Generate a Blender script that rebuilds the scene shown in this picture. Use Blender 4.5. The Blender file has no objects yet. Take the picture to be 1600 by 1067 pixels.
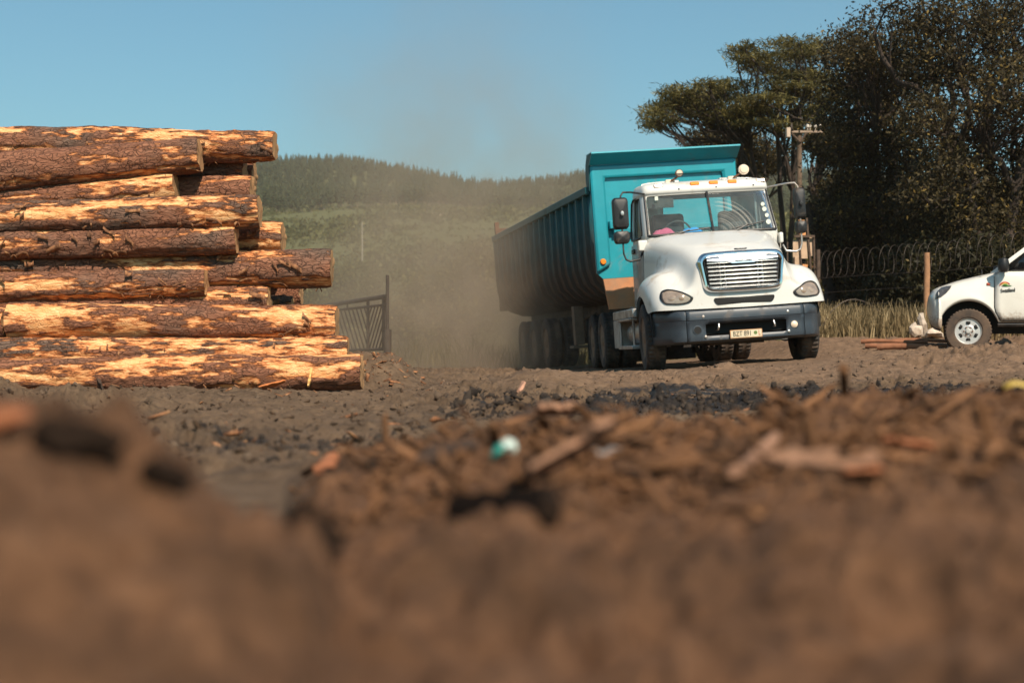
import bpy, bmesh, math, random
import numpy as np
from mathutils import Vector, Matrix, Euler
from mathutils.bvhtree import BVHTree

R = math.radians
SC = bpy.context.scene
COL = SC.collection
rng = np.random.default_rng(7)
random.seed(7)

# ------------------------------------------------------------------ camera frame (photo pixels, 1600 x 1067)
FPX, CX, HY, CZ = 2222.0, 800.0, 556.0, 0.35


def at(px, py, d):
    """world point that stands at photo pixel (px, py), d metres in front of the camera"""
    return Vector(((px - CX) * d / FPX, d, CZ + (HY - py) * d / FPX))


# ------------------------------------------------------------------ numpy noise
def _hash(ix, iy, iz, seed):
    h = (ix.astype(np.int64) * 374761393 + iy.astype(np.int64) * 668265263 + iz.astype(np.int64) * 2147483647 + seed * 1274126177) & 0xFFFFFFFF
    h = ((h ^ (h >> 13)) * 1274126177) & 0xFFFFFFFF
    h = ((h ^ (h >> 16)) * 2246822519) & 0xFFFFFFFF
    return ((h ^ (h >> 15)) & 0xFFFFFF) / float(0xFFFFFF)


def vnoise(x, y, z=None, seed=0):
    x = np.asarray(x, float); y = np.asarray(y, float)
    z = np.zeros_like(x) if z is None else np.asarray(z, float)
    x0, y0, z0 = np.floor(x), np.floor(y), np.floor(z)
    fx, fy, fz = x - x0, y - y0, z - z0
    fx = fx * fx * fx * (fx * (fx * 6 - 15) + 10); fy = fy * fy * fy * (fy * (fy * 6 - 15) + 10); fz = fz * fz * (3 - 2 * fz)
    flat = not np.any(fz)
    def lay(zz):
        a = _hash(x0, y0, zz, seed); b = _hash(x0 + 1, y0, zz, seed)
        c = _hash(x0, y0 + 1, zz, seed); d = _hash(x0 + 1, y0 + 1, zz, seed)
        return (a * (1 - fx) + b * fx) * (1 - fy) + (c * (1 - fx) + d * fx) * fy
    lo = lay(z0)
    if flat:
        return lo * 2 - 1
    return (lo * (1 - fz) + lay(z0 + 1) * fz) * 2 - 1


def fbm(x, y, z=None, seed=0, oct=4, gain=.5):
    s, a, t = 0.0, 1.0, 0.0
    f = 1.0
    for k in range(oct):
        s = s + a * vnoise(np.asarray(x) * f + 17.3 * k, np.asarray(y) * f - 9.1 * k, None if z is None else np.asarray(z) * f, seed + k)
        t += a; a *= gain; f *= 2.03
    return s / t


def sstep(a, b, x):
    t = np.clip((np.asarray(x, float) - a) / (b - a), 0, 1)
    return t * t * (3 - 2 * t)


# ------------------------------------------------------------------ object helpers
def tag(o, label=None, cat=None, group=None, kind=None):
    if label: o['label'] = label
    if cat: o['category'] = cat
    if group: o['group'] = group
    if kind or cat: o['kind'] = kind or 'thing'
    return o


def empty(name, loc=(0, 0, 0), rot=(0, 0, 0)):
    o = bpy.data.objects.new(name, None)
    COL.objects.link(o)
    o.location = loc; o.rotation_euler = rot
    o.empty_display_size = .2
    return o


def link(name, me, mats=None, parent=None):
    o = bpy.data.objects.new(name, me)
    COL.objects.link(o)
    if mats is not None:
        for m in (mats if isinstance(mats, (list, tuple)) else [mats]):
            me.materials.append(m)
    if parent is not None:
        o.parent = parent
    return o


def np_mesh(name, v, f, smooth=False, attrs=None, mat_index=None):
    """v (n,3); f (m,k) all faces with k corners"""
    v = np.ascontiguousarray(v, np.float32); f = np.ascontiguousarray(f, np.int32)
    me = bpy.data.meshes.new(name)
    me.vertices.add(len(v)); me.vertices.foreach_set('co', v.ravel())
    k = f.shape[1]
    me.loops.add(f.size); me.loops.foreach_set('vertex_index', f.ravel())
    me.polygons.add(len(f))
    me.polygons.foreach_set('loop_start', np.arange(len(f), dtype=np.int32) * k)
    if smooth:
        me.polygons.foreach_set('use_smooth', np.ones(len(f), bool))
    if mat_index is not None:
        me.polygons.foreach_set('material_index', np.asarray(mat_index, np.int32))
    me.update(calc_edges=True)
    for an, av in (attrs or {}).items():
        av = np.asarray(av, np.float32)
        a = me.attributes.new(an, 'FLOAT', 'POINT')
        a.data.foreach_set('value', av)
    me.validate()
    return me


class MB:
    def __init__(s):
        s.v = []; s.f = []; s.m = []; s.xf = None

    def add(s, vs, fs, mi=0):
        o = len(s.v)
        s.v += [tuple(p) for p in vs]
        s.f += [tuple(i + o for i in f) for f in fs]
        s.m += [mi] * len(fs)
        return s

    def box(s, x0, x1, y0, y1, z0, z1, mi=0, rot=None):
        vs = [Vector((x, y, z)) for z in (z0, z1) for y in (y0, y1) for x in (x0, x1)]
        if rot is not None:
            c = Vector(((x0 + x1) / 2, (y0 + y1) / 2, (z0 + z1) / 2)); m = Euler(rot).to_matrix()
            vs = [c + m @ (p - c) for p in vs]
        return s.add(vs, [(0, 2, 3, 1), (4, 5, 7, 6), (0, 1, 5, 4), (2, 6, 7, 3), (0, 4, 6, 2), (1, 3, 7, 5)], mi)

    def tube(s, pts, r, n=10, mi=0, cap=True):
        pts = [Vector(p) for p in pts]
        rs = r if isinstance(r, (list, tuple)) else [r] * len(pts)
        vs = []; fs = []
        up = None
        for i, p in enumerate(pts):
            t = (pts[min(i + 1, len(pts) - 1)] - pts[max(i - 1, 0)]).normalized()
            if up is None:
                up = Vector((0, 0, 1)) if abs(t.z) < .9 else Vector((1, 0, 0))
            a = t.cross(up).normalized(); b = a.cross(t).normalized(); up = b
            for k in range(n):
                an = 2 * math.pi * k / n
                vs.append(p + (a * math.cos(an) + b * math.sin(an)) * rs[i])
        for i in range(len(pts) - 1):
            for k in range(n):
                fs.append((i * n + k, i * n + (k + 1) % n, (i + 1) * n + (k + 1) % n, (i + 1) * n + k))
        if cap:
            fs.append(tuple(range(n))[::-1]); fs.append(tuple((len(pts) - 1) * n + k for k in range(n)))
        return s.add(vs, fs, mi)

    def lathe(s, prof, center, axis='x', n=32, mi=0, close=False):
        """prof: list of (radius, offset along axis)"""
        vs = []; fs = []
        for (r, h) in prof:
            for k in range(n):
                a = 2 * math.pi * k / n; c, d = r * math.cos(a), r * math.sin(a)
                p = {'x': (h, c, d), 'y': (c, h, d), 'z': (c, d, h)}[axis]
                vs.append(Vector(center) + Vector(p))
        m = len(prof)
        for i in range(m if close else m - 1):
            j = (i + 1) % m
            for k in range(n):
                fs.append((i * n + k, i * n + (k + 1) % n, j * n + (k + 1) % n, j * n + k))
        if not close:
            if prof[0][0] > 1e-4: fs.append(tuple(range(n))[::-1])
            if prof[-1][0] > 1e-4: fs.append(tuple((m - 1) * n + k for k in range(n)))
        return s.add(vs, fs, mi)

    def prism(s, poly, axis, a, b, mi=0):
        """poly 2D points on the plane across AXIS, from a to b along it"""
        def P3(p, h):
            return {'x': (h, p[0], p[1]), 'y': (p[0], h, p[1]), 'z': (p[0], p[1], h)}[axis]
        n = len(poly)
        vs = [P3(p, a) for p in poly] + [P3(p, b) for p in poly]
        fs = [tuple(range(n))[::-1], tuple(range(n, 2 * n))] + [(i, (i + 1) % n, n + (i + 1) % n, n + i) for i in range(n)]
        return s.add(vs, fs, mi)

    def grid(s, rows, mi=0, skip=None, wrap=False):
        n = len(rows[0]); vs = [p for r in rows for p in r]; fs = []
        for i in range(len(rows) - 1):
            for k in range(n if wrap else n - 1):
                if skip and skip(i, k): continue
                fs.append((i * n + k, i * n + (k + 1) % n, (i + 1) * n + (k + 1) % n, (i + 1) * n + k))
        return s.add(vs, fs, mi)

    def build(s, name, mats, parent=None, bevel=0, sub=0, smooth=True, angle=38, xf=None, solid=0, weld=True, seg=2):
        me = bpy.data.meshes.new(name)
        vs = s.v if xf is None else [tuple(xf @ Vector(p)) for p in s.v]
        me.from_pydata(vs, [], s.f)
        ml = mats if isinstance(mats, (list, tuple)) else [mats]
        for i, p in enumerate(me.polygons): p.material_index = s.m[i]
        bm = bmesh.new(); bm.from_mesh(me)
        if weld: bmesh.ops.remove_doubles(bm, verts=bm.verts, dist=1e-5)
        bmesh.ops.recalc_face_normals(bm, faces=bm.faces)
        bm.to_mesh(me); bm.free()
        o = link(name, me, ml, parent)
        if solid:
            q = o.modifiers.new('s', 'SOLIDIFY'); q.thickness = solid; q.offset = 0
        if bevel:
            b = o.modifiers.new('b', 'BEVEL'); b.width = bevel; b.segments = seg; b.limit_method = 'ANGLE'; b.angle_limit = R(35)
        if sub:
            q = o.modifiers.new('u', 'SUBSURF'); q.levels = sub; q.render_levels = sub
        if smooth:
            me.shade_smooth()
            if not sub and not bevel: me.set_sharp_from_angle(angle=R(angle))
            elif bevel: me.set_sharp_from_angle(angle=R(angle))
        return o


def bake(o):
    """apply the modifiers of o; returns its mesh"""
    dg = bpy.context.evaluated_depsgraph_get()
    me = bpy.data.meshes.new_from_object(o.evaluated_get(dg))
    o.modifiers.clear(); o.data = me
    return me


def bvh(o):
    me = o.data
    return BVHTree.FromPolygons([v.co.copy() for v in me.vertices], [tuple(p.vertices) for p in me.polygons])


def rrect(w, h, r, n=6, cx=0, cy=0):
    """rounded rectangle outline, half sizes w,h"""
    pts = []
    for sx, sy, a0 in ((1, 1, 0), (-1, 1, 90), (-1, -1, 180), (1, -1, 270)):
        for k in range(n + 1):
            a = R(a0 + 90 * k / n)
            pts.append((cx + sx * (w - r) + r * math.cos(a), cy + sy * (h - r) + r * math.sin(a)))
    return pts


def text_mesh(body, name, mat, size, m, parent=None, ex=.001, scale_x=1.0, bold=0.0):
    cu = bpy.data.curves.new(name, 'FONT'); cu.body = body; cu.size = size; cu.extrude = ex; cu.offset = bold
    cu.align_x = 'CENTER'; cu.align_y = 'CENTER'
    t = bpy.data.objects.new(name, cu); COL.objects.link(t)
    dg = bpy.context.evaluated_depsgraph_get()
    me = bpy.data.meshes.new_from_object(t.evaluated_get(dg))
    bpy.data.objects.remove(t)
    me.transform(m @ Matrix.Diagonal((scale_x, 1, 1, 1)))
    return link(name, me, mat, parent)


# ------------------------------------------------------------------ materials
class NT:
    def __init__(s, name):
        s.mat = bpy.data.materials.new(name); s.mat.use_nodes = True
        s.t = s.mat.node_tree; s.t.nodes.clear()
        s.out = s.n('ShaderNodeOutputMaterial')

    def n(s, typ, **kw):
        nd = s.t.nodes.new(typ)
        for k, v in kw.items():
            if k in nd.inputs.keys(): nd.inputs[k].default_value = v
            else: setattr(nd, k, v)
        return nd

    def l(s, a, b): s.t.links.new(a, b)

    def coord(s, kind='Object', scale=(1, 1, 1), rnd=False):
        c = s.n('ShaderNodeTexCoord'); m = s.n('ShaderNodeMapping')
        s.l(c.outputs[kind], m.inputs[0]); m.inputs['Scale'].default_value = scale
        if rnd:
            oi = s.n('ShaderNodeObjectInfo'); mu = s.n('ShaderNodeMath', operation='MULTIPLY'); mu.inputs[1].default_value = 37
            s.l(oi.outputs['Random'], mu.inputs[0]); s.l(mu.outputs[0], m.inputs['Location'])
        return m.outputs[0]

    def world(s, scale=(1, 1, 1)):
        c = s.n('ShaderNodeNewGeometry'); m = s.n('ShaderNodeMapping')
        s.l(c.outputs['Position'], m.inputs[0]); m.inputs['Scale'].default_value = scale
        return m.outputs[0]

    def noise(s, vec, scale=5, detail=4, rough=.55, dist=0.0):
        q = s.n('ShaderNodeTexNoise'); s.l(vec, q.inputs['Vector'])
        q.inputs['Scale'].default_value = scale; q.inputs['Detail'].default_value = detail
        q.inputs['Roughness'].default_value = rough; q.inputs['Distortion'].default_value = dist
        return q.outputs['Fac']

    def ramp(s, fac, stops, interp='LINEAR'):
        q = s.n('ShaderNodeValToRGB'); s.l(fac, q.inputs[0]); cr = q.color_ramp; cr.interpolation = interp
        while len(cr.elements) < len(stops): cr.elements.new(.5)
        for e, (p, c) in zip(cr.elements, stops):
            e.position = p; e.color = (*c, 1) if len(c) == 3 else c
        return q.outputs[0]

    def mapr(s, fac, a, b, c=0., d=1., clamp=True):
        q = s.n('ShaderNodeMapRange'); s.l(fac, q.inputs[0]); q.clamp = clamp
        for i, x in enumerate((a, b, c, d)): q.inputs[1 + i].default_value = x
        return q.outputs[0]

    def math(s, op, a, b=None):
        q = s.n('ShaderNodeMath', operation=op)
        for i, x in enumerate((a, b)):
            if x is None: continue
            if isinstance(x, (int, float)): q.inputs[i].default_value = x
            else: s.l(x, q.inputs[i])
        return q.outputs[0]

    def mix(s, fac, a, b, blend='MIX'):
        q = s.n('ShaderNodeMix', data_type='RGBA', blend_type=blend)
        for i, x in ((0, fac), (6, a), (7, b)):
            if isinstance(x, (int, float)): q.inputs[i].default_value = x
            elif isinstance(x, tuple): q.inputs[i].default_value = (*x, 1) if len(x) == 3 else x
            else: s.l(x, q.inputs[i])
        return q.outputs[2]

    def attr(s, name):
        q = s.n('ShaderNodeAttribute', attribute_name=name); return q.outputs['Fac']

    def bump(s, h, strength=.5, dist=.02, prev=None):
        q = s.n('ShaderNodeBump'); s.l(h, q.inputs['Height']); q.inputs['Strength'].default_value = strength; q.inputs['Distance'].default_value = dist
        if prev is not None: s.l(prev, q.inputs['Normal'])
        return q.outputs[0]

    def bsdf(s, color=None, rough=.6, metal=0., normal=None, spec=.5, coat=0., **kw):
        q = s.n('ShaderNodeBsdfPrincipled')
        for k, x in (('Base Color', color), ('Roughness', rough), ('Metallic', metal)):
            if x is None: continue
            if isinstance(x, (int, float)): q.inputs[k].default_value = x
            elif isinstance(x, tuple): q.inputs[k].default_value = (*x, 1) if len(x) == 3 else x
            else: s.l(x, q.inputs[k])
        q.inputs['Specular IOR Level'].default_value = spec
        q.inputs['Coat Weight'].default_value = coat
        if coat: q.inputs['Coat Roughness'].default_value = .08
        if normal is not None: s.l(normal, q.inputs['Normal'])
        for k, x in kw.items(): q.inputs[k].default_value = x
        s.l(q.outputs[0], s.out.inputs[0])
        return q


def simple(name, col, rough=.5, metal=0., var=.25, scale=6., dirt=None, dirt_amt=.5, bump=0., spec=.5, coat=0., dscale=3.):
    """paint, metal or rubber with uneven colour, optional patchy dirt"""
    t = NT(name); v = t.coord('Object')
    n = t.noise(v, scale, 5, .6)
    c = t.mix(t.mapr(n, .3, .7), tuple(x * (1 - var) for x in col), tuple(min(1, x * (1 + var)) for x in col))
    rg = rough
    if dirt:
        d = t.noise(v, dscale, 7, .68, .4)
        m = t.mapr(d, .62 - dirt_amt * .35, .80 - dirt_amt * .2, 0, 1)
        c = t.mix(m, c, dirt)
        rg = t.mapr(m, 0, 1, rough, .9)
    nm = t.bump(t.noise(v, scale * 6, 4, .6), bump, .01) if bump else None
    t.bsdf(c, rg, metal, nm, spec, coat)
    return t.mat
# ------------------------------------------------------------------ camera, sky, sun
cam = bpy.data.cameras.new('camera'); cam_o = bpy.data.objects.new('camera', cam); COL.objects.link(cam_o)
cam_o.location = (0, 0, CZ); cam_o.rotation_euler = (R(90), 0, 0)
cam.sensor_width = 36; cam.lens = FPX * 36 / 1600
cam.shift_y = (HY - 533.5) / 1600
cam.clip_start = .05; cam.clip_end = 6000
cam.dof.use_dof = True; cam.dof.focus_distance = 16.5; cam.dof.aperture_fstop = 2.2
SC.camera = cam_o

SUN_EL, SUN_AZ = 45.0, 20.0          # degrees; azimuth measured from straight behind the camera towards the right
sd = Vector((math.sin(R(SUN_AZ)) * math.cos(R(SUN_EL)), -math.cos(R(SUN_AZ)) * math.cos(R(SUN_EL)), math.sin(R(SUN_EL))))
sun = bpy.data.lights.new('sun', 'SUN'); sun.energy = 5.0; sun.angle = R(.5); sun.color = (1, .86, .70)
sun_o = bpy.data.objects.new('sun', sun); COL.objects.link(sun_o)
sun_o.rotation_euler = sd.to_track_quat('Z', 'Y').to_euler(); sun_o.location = sd * 60

w = bpy.data.worlds.new('World'); SC.world = w; w.use_nodes = True
nt = w.node_tree; nt.nodes.clear()
sky = nt.nodes.new('ShaderNodeTexSky'); sky.sky_type = 'NISHITA'; sky.sun_disc = False
sky.sun_elevation = R(SUN_EL); sky.sun_rotation = math.atan2(sd.x, sd.y)
sky.air_density = 1.0; sky.dust_density = .8; sky.ozone_density = 1.0
mx = nt.nodes.new('ShaderNodeMix'); mx.data_type = 'RGBA'; mx.blend_type = 'MULTIPLY'; mx.inputs[0].default_value = 1
nt.links.new(sky.outputs[0], mx.inputs[6]); mx.inputs[7].default_value = (.62, 1.02, 1.02, 1)
bg = nt.nodes.new('ShaderNodeBackground'); bg.inputs[1].default_value = .088
wo = nt.nodes.new('ShaderNodeOutputWorld')
nt.links.new(mx.outputs[2], bg.inputs[0]); nt.links.new(bg.outputs[0], wo.inputs[0])

SC.view_settings.view_transform = 'Standard'; SC.view_settings.look = 'None'
SC.view_settings.exposure = .42; SC.view_settings.gamma = 1
SC.render.engine = 'CYCLES'
SC.cycles.use_denoising = True
SC.cycles.max_bounces = 8; SC.cycles.transparent_max_bounces = 16; SC.cycles.volume_bounces = 1
SC.cycles.volume_step_rate = 1.0; SC.cycles.volume_max_steps = 128
SC.cycles.caustics_reflective = False; SC.cycles.caustics_refractive = False
SC.cycles.sample_clamp_indirect = 6

# ------------------------------------------------------------------ ground
RIDGE = ([-400, 300, 400, 540, 600, 660, 740, 800, 915, 1000, 1300, 2000], [262, 262, 258, 255, 266, 281, 295, 294, 283, 276, 280, 290])
HILL_D = [36, 60, 100, 200, 350, 500, 700, 900]
HILL_Y = [567, 545, 492, 418, 370, 338, 296, 256]
CREST = ([380, 440, 470, 560, 700, 850, 1000, 1100, 1200, 1300, 1500, 1600, 1900], [870, 800, 764, 724, 696, 668, 676, 677, 650, 628, 613, 617, 617])
MOUND = ([-300, 0, 100, 200, 300, 400, 470, 600], [672, 672, 682, 712, 756, 800, 824, 900])


def ground_z(x, y, detail=True, parts=False):
    x = np.asarray(x, float); y = np.asarray(y, float)
    d = np.maximum(y, .05)
    px = CX + FPX * np.clip(x / np.maximum(y, .4), -1.2, 1.2)
    # yard
    side = np.clip(.20 + .072 * (x - 3.0), .03, .40)
    z = sstep(9, 21, y) * side
    z = z + .05 * vnoise(x * .35, y * .35, seed=3) * sstep(5, 9, y) * (1 - sstep(17, 21, y)) - .02 * sstep(25, 30, y)
    z = z + .27 * sstep(23.4, 26.6, y) * sstep(4.3, 5.4, x) * (1 - sstep(34, 44, y))
    # hillside: profile along the line of sight, ridge height varies with direction
    ridge = np.interp(px, *RIDGE)
    k = (HY - ridge) / (HY - 256.0)
    hz = np.interp(np.log(np.maximum(d, 20)), np.log(HILL_D), [CZ + (HY - yy) * dd / FPX for yy, dd in zip(HILL_Y, HILL_D)])
    far = sstep(300, 800, d)
    hz = hz * (1 - far + far * k)
    hz = hz + (6 * fbm(x * .006, y * .006, seed=11, oct=3) * sstep(150, 400, d) + .5 * fbm(x * .06, y * .06, seed=12, oct=3) * sstep(45, 90, d)) * (1 - sstep(760, 880, d))
    hz = np.where(d > 900, hz - (d - 900) * .28, hz)
    hz = np.maximum(hz, -40)
    b = sstep(36, 60, y)
    z = z * (1 - b) + hz * b
    # bank of bark litter in front of the camera
    cz = CZ - (np.interp(px, *CREST) - HY) * 3.2 / FPX
    near = np.interp(d, [.3, .9, 2.0, 3.2], [.09, .125, .165, .2])
    t = np.clip((d - .9) / 2.3, 0, 1)
    prof = .125 * (1 - t) + cz * t
    prof = np.minimum(prof, CZ - .06)
    fall = 1 - sstep(3.2, 4.6, d)
    lat = sstep(330, 520, px)
    bank = np.where(d < 3.2, prof, cz) * fall
    m_near = (1 - sstep(1.5, 2.4, d))
    left = near * m_near
    zb = np.maximum(bank * lat, left * (1 - lat) + left * lat * .6)
    mz = CZ - (np.interp(px, *MOUND) - HY) * 1.3 / FPX
    mound = mz * np.exp(-((d - 1.3) / np.where(d < 1.3, .42, .30)) ** 2) * (1 - sstep(470, 640, px))
    zb = np.where(y > .2, np.maximum(zb, mound), .09)
    mulch = np.clip(zb / .09, 0, 1) * (1 - sstep(3.9, 4.6, d))
    mulch = np.where(y > .2, mulch, 1)
    z = np.where(y > .2, np.maximum(z, zb) , zb)
    # heap of soil beside the wheels, berm under the sawn logs
    def heap(hx, hy, rx, ry, h):
        return h * np.exp(-(((x - hx) / rx) ** 2 + ((y - hy) / ry) ** 2))
    z = z + heap(.42, 15.2, .75, .6, .20) + heap(2.57, 17.3, .20, .3, .11) + heap(2.25, 17.6, .2, .3, .03)
    z = z + heap(6.6, 17.2, 1.6, .8, .09) + .33 * np.exp(-(((x + 1.80) / .72) ** 4 + ((y - 16.1) / .75) ** 4)) * (1 + .35 * vnoise(x * 2.3, y * 2.3, seed=9)) + heap(4.6, 16.6, .5, .5, .03)
    if detail:
        yard = sstep(3.6, 4.6, y) * (1 - sstep(30, 45, y))
        rut = fbm(x * .9 + 3, y * .55, seed=21, oct=3)
        clod = fbm(x * 4.0, y * 3.0, seed=22, oct=4, gain=.55)
        rid = 1 - np.abs(fbm(x * 2.2, y * 1.6, seed=23, oct=3))
        ch = sstep(.05, .45, fbm(x * .55 + 9, y * .4, seed=24, oct=3) + .1)
        amp = .35 + .9 * ch
        under = np.exp(-(((x - 2.9) / 2.2) ** 4)) * sstep(17.8, 18.8, y) * (1 - sstep(33, 35, y))
        z = z + yard * (1 - .75 * under) * (.035 * rut + amp * (.12 * clod + .08 * (rid - .75)) + (.2 + .6 * amp) * (.060 * fbm(x * 7.5, y * 6.5, seed=25, oct=3, gain=.6) + .030 * fbm(x * 26, y * 17, seed=26, oct=2)))
        z = z + mulch * (.07 * fbm(x * 5, y * 5, seed=31, oct=4, gain=.6) + .035 * np.abs(fbm(x * 22, y * 16, seed=32, oct=2)) - .008) * np.clip(d / 1.2, .25, 1)
    if parts:
        return z, mulch
    return z


def gz(x, y):
    return float(ground_z(np.array([x]), np.array([y]))[0])


def build_ground():
    rr = [np.array([.0])]
    r1 = np.exp(np.concatenate([np.arange(np.log(.5), np.log(4.4), .0062), np.arange(np.log(4.4), np.log(24), .0030), np.arange(np.log(24), np.log(46), .006)])); r2 = np.exp(np.linspace(np.log(46), np.log(1500), 230))[1:]
    r = np.concatenate([[.02, .2], r1, r2])
    a_f = np.arctan((np.linspace(-160, 1760, 690) - CX) / FPX)
    lo = -np.linspace(math.pi, -a_f[0], 46)[:-1]; hi = np.linspace(a_f[-1], math.pi, 46)[1:]
    a = np.concatenate([lo, a_f, hi])
    # rows hold constant depth in front of the camera, blending to rings at the sides
    ca = np.maximum(np.cos(a), .5)
    X = r[:, None] * np.sin(a)[None] / ca[None]; Y = r[:, None] * np.cos(a)[None] / ca[None]
    z, mul = ground_z(X.ravel(), Y.ravel(), parts=True)
    n = len(a); m = len(r)
    i = np.arange(m - 1)[:, None] * n + np.arange(n - 1)[None]
    f = np.stack([i, i + 1, i + n + 1, i + n], -1).reshape(-1, 4)
    v = np.stack([X.ravel(), Y.ravel(), z], 1)
    x, y = X.ravel(), Y.ravel()
    px = CX + FPX * np.clip(x / np.maximum(y, .4), -1.2, 1.2)
    band = np.exp(-((y - (9.8 + .35 * (x - 1.2))) / 1.7) ** 2) * sstep(-.4, .8, x) * (1 - sstep(4.8, 6.4, x))
    wet = np.clip(fbm(x * .6 + 4, y * .45, seed=41, oct=4) * 1.7 - .03, 0, 1) * sstep(4, 6, y) * (1 - sstep(14, 16, y)) * .8 + band * 1.1
    wet = np.clip(wet + .5 * np.exp(-((y - 5.6) / .9) ** 2) * np.exp(-((x + 1.0) / .6) ** 2), 0, 1)
    sand = sstep(13.5, 15.5, y + .8 * fbm(x * .7, y * .5, seed=42, oct=3)) * sstep(-.6, .8, x)
    veg = sstep(30, 40, y - .2 * x)
    pale = np.exp(-(((px - 672) / 26) ** 2)) * np.exp(-(((d_px(x, y, z) - 337) / 4.0) ** 2))
    me = np_mesh('ground', v, f, True, {'mulch': mul, 'wet': wet, 'sand': sand, 'veg': veg, 'pale': pale})
    t = NT('soil'); p = t.world()
    n1 = t.noise(p, 7, 8, .65); n2 = t.noise(p, 55, 6, .7); n3 = t.noise(p, 1.1, 4, .6)
    base = t.ramp(n1, [(.25, (.046, .029, .017)), (.5, (.118, .076, .046)), (.75, (.205, .135, .084))])
    base = t.mix(t.mapr(n3, .35, .65, 0, .5), base, (.20, .128, .076))
    fl = t.mapr(t.noise(t.world((1, 1.3, 1)), 19, 5, .7), .56, .66)
    base = t.mix(t.math('MULTIPLY', fl, .7), base, (.036, .023, .014))  # dark flecks painted for the small shadows of soil lumps
    sandc = t.ramp(n1, [(.25, (.105, .065, .039)), (.55, (.20, .125, .076)), (.8, (.29, .185, .115))])
    c = t.mix(t.attr('sand'), base, sandc)
    wetm = t.mapr(t.math('ADD', t.attr('wet'), t.math('MULTIPLY', t.math('SUBTRACT', n1, .5), 1.4)), .35, .65)
    c = t.mix(wetm, c, t.ramp(n2, [(.3, (.010, .008, .007)), (.7, (.040, .031, .025))]))
    mulc = t.ramp(t.noise(p, 22, 7, .7), [(.25, (.050, .024, .012)), (.5, (.150, .073, .036)), (.72, (.26, .130, .066))])
    mulc = t.mix(t.mapr(t.noise(p, 3.6, 4, .6),   .46, .62, 0, .55), mulc, t.ramp(n2, [(.3, (.022, .012, .007)), (.7, (.066, .036, .019))]))
    c = t.mix(t.attr('mulch'), c, mulc)
    vegc = t.ramp(t.noise(p, .9, 8, .7), [(.3, (.045, .050, .018)), (.55, (.110, .112, .040)), (.75, (.18, .155, .065))])
    c = t.mix(t.attr('veg'), c, vegc)
    c = t.mix(t.attr('pale'), c, (.42, .33, .21))
    bh = t.bump(n1, .8, .08); bh = t.bump(n2, .8, .02, bh)
    t.bsdf(c, t.mapr(wetm, 0, 1, .92, .5), 0, bh, .25)
    o = link('ground', me, t.mat); tag(o, kind='structure')
    return o


def d_px(x, y, z):
    return HY - (z - CZ) * FPX / np.maximum(y, .4)


ground = build_ground()
# ------------------------------------------------------------------ logs
def log_material():
    t = NT('pine_bark'); v = t.coord('Object', (1, 1, 1), True)
    s = t.coord('Object', (1.0, 5, 5), True)
    fine = t.noise(s, 9, 8, .72); mid = t.noise(s, 3.2, 6, .65); big = t.noise(v, 1.3, 3, .5)
    plate = t.n('ShaderNodeTexVoronoi', feature='DISTANCE_TO_EDGE'); plate.inputs['Scale'].default_value = 9
    wob = t.n('ShaderNodeVectorMath', operation='ADD'); t.l(t.coord('Object', (.30, 2.6, 2.6), True), wob.inputs[0])
    nv = t.n('ShaderNodeTexNoise'); nv.inputs['Scale'].default_value = 6; t.l(v, nv.inputs['Vector'])
    sc = t.n('ShaderNodeVectorMath', operation='SCALE'); sc.inputs['Scale'].default_value = .55; t.l(nv.outputs['Color'], sc.inputs[0])
    t.l(sc.outputs[0], wob.inputs[1]); t.l(wob.outputs[0], plate.inputs['Vector'])
    crack = t.mapr(plate.outputs['Distance'], 0, .09)
    grey = t.ramp(fine, [(.25, (.050, .030, .022)), (.5, (.150, .095, .068)), (.75, (.27, .175, .125))])
    red = t.ramp(fine, [(.25, (.085, .032, .018)), (.5, (.265, .112, .062)), (.78, (.44, .21, .120))])
    oi = t.n('ShaderNodeObjectInfo'); bark = t.mix(t.mapr(t.math('ADD', big, t.math('MULTIPLY', t.math('SUBTRACT', oi.outputs['Random'], .5), .34)), .36, .54), grey, red)
    bark = t.mix(crack, t.mix(.35, bark, (.018, .010, .007)), bark)
    bast = t.ramp(fine, [(.25, (.20, .052, .017)), (.5, (.46, .155, .050)), (.78, (.66, .28, .11))])
    wood = t.ramp(t.math('ADD', t.math('MULTIPLY', fine, .6), t.math('MULTIPLY', mid, .4)), [(.28, (.30, .095, .026)), (.44, (.66, .29, .100)), (.58, (.84, .48, .22)), (.70, (.94, .72, .46))])
    pk = t.attr('peel')
    edge = t.math('ADD', pk, t.math('MULTIPLY', t.math('SUBTRACT', fine, .5), .8))
    m1 = t.mapr(edge, .44, .52); m2 = t.mapr(edge, .55, .70)
    c = t.mix(m1, bark, bast); c = t.mix(m2, c, wood)
    spots = t.mapr(t.noise(s, 16, 3, .6), .66, .74, 0, .7)
    c = t.mix(t.math('MULTIPLY', spots, m1), c, (.13, .05, .02))
    h = t.math('MULTIPLY', t.math('ADD', fine, t.math('MULTIPLY', crack, .7)), t.mapr(m1, 0, 1, 1, .25))
    nm = t.bump(h, .9, .03)
    t.bsdf(c, t.mapr(m2, 0, 1, .9, .62), 0, nm, .3)
    return t.mat


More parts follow.
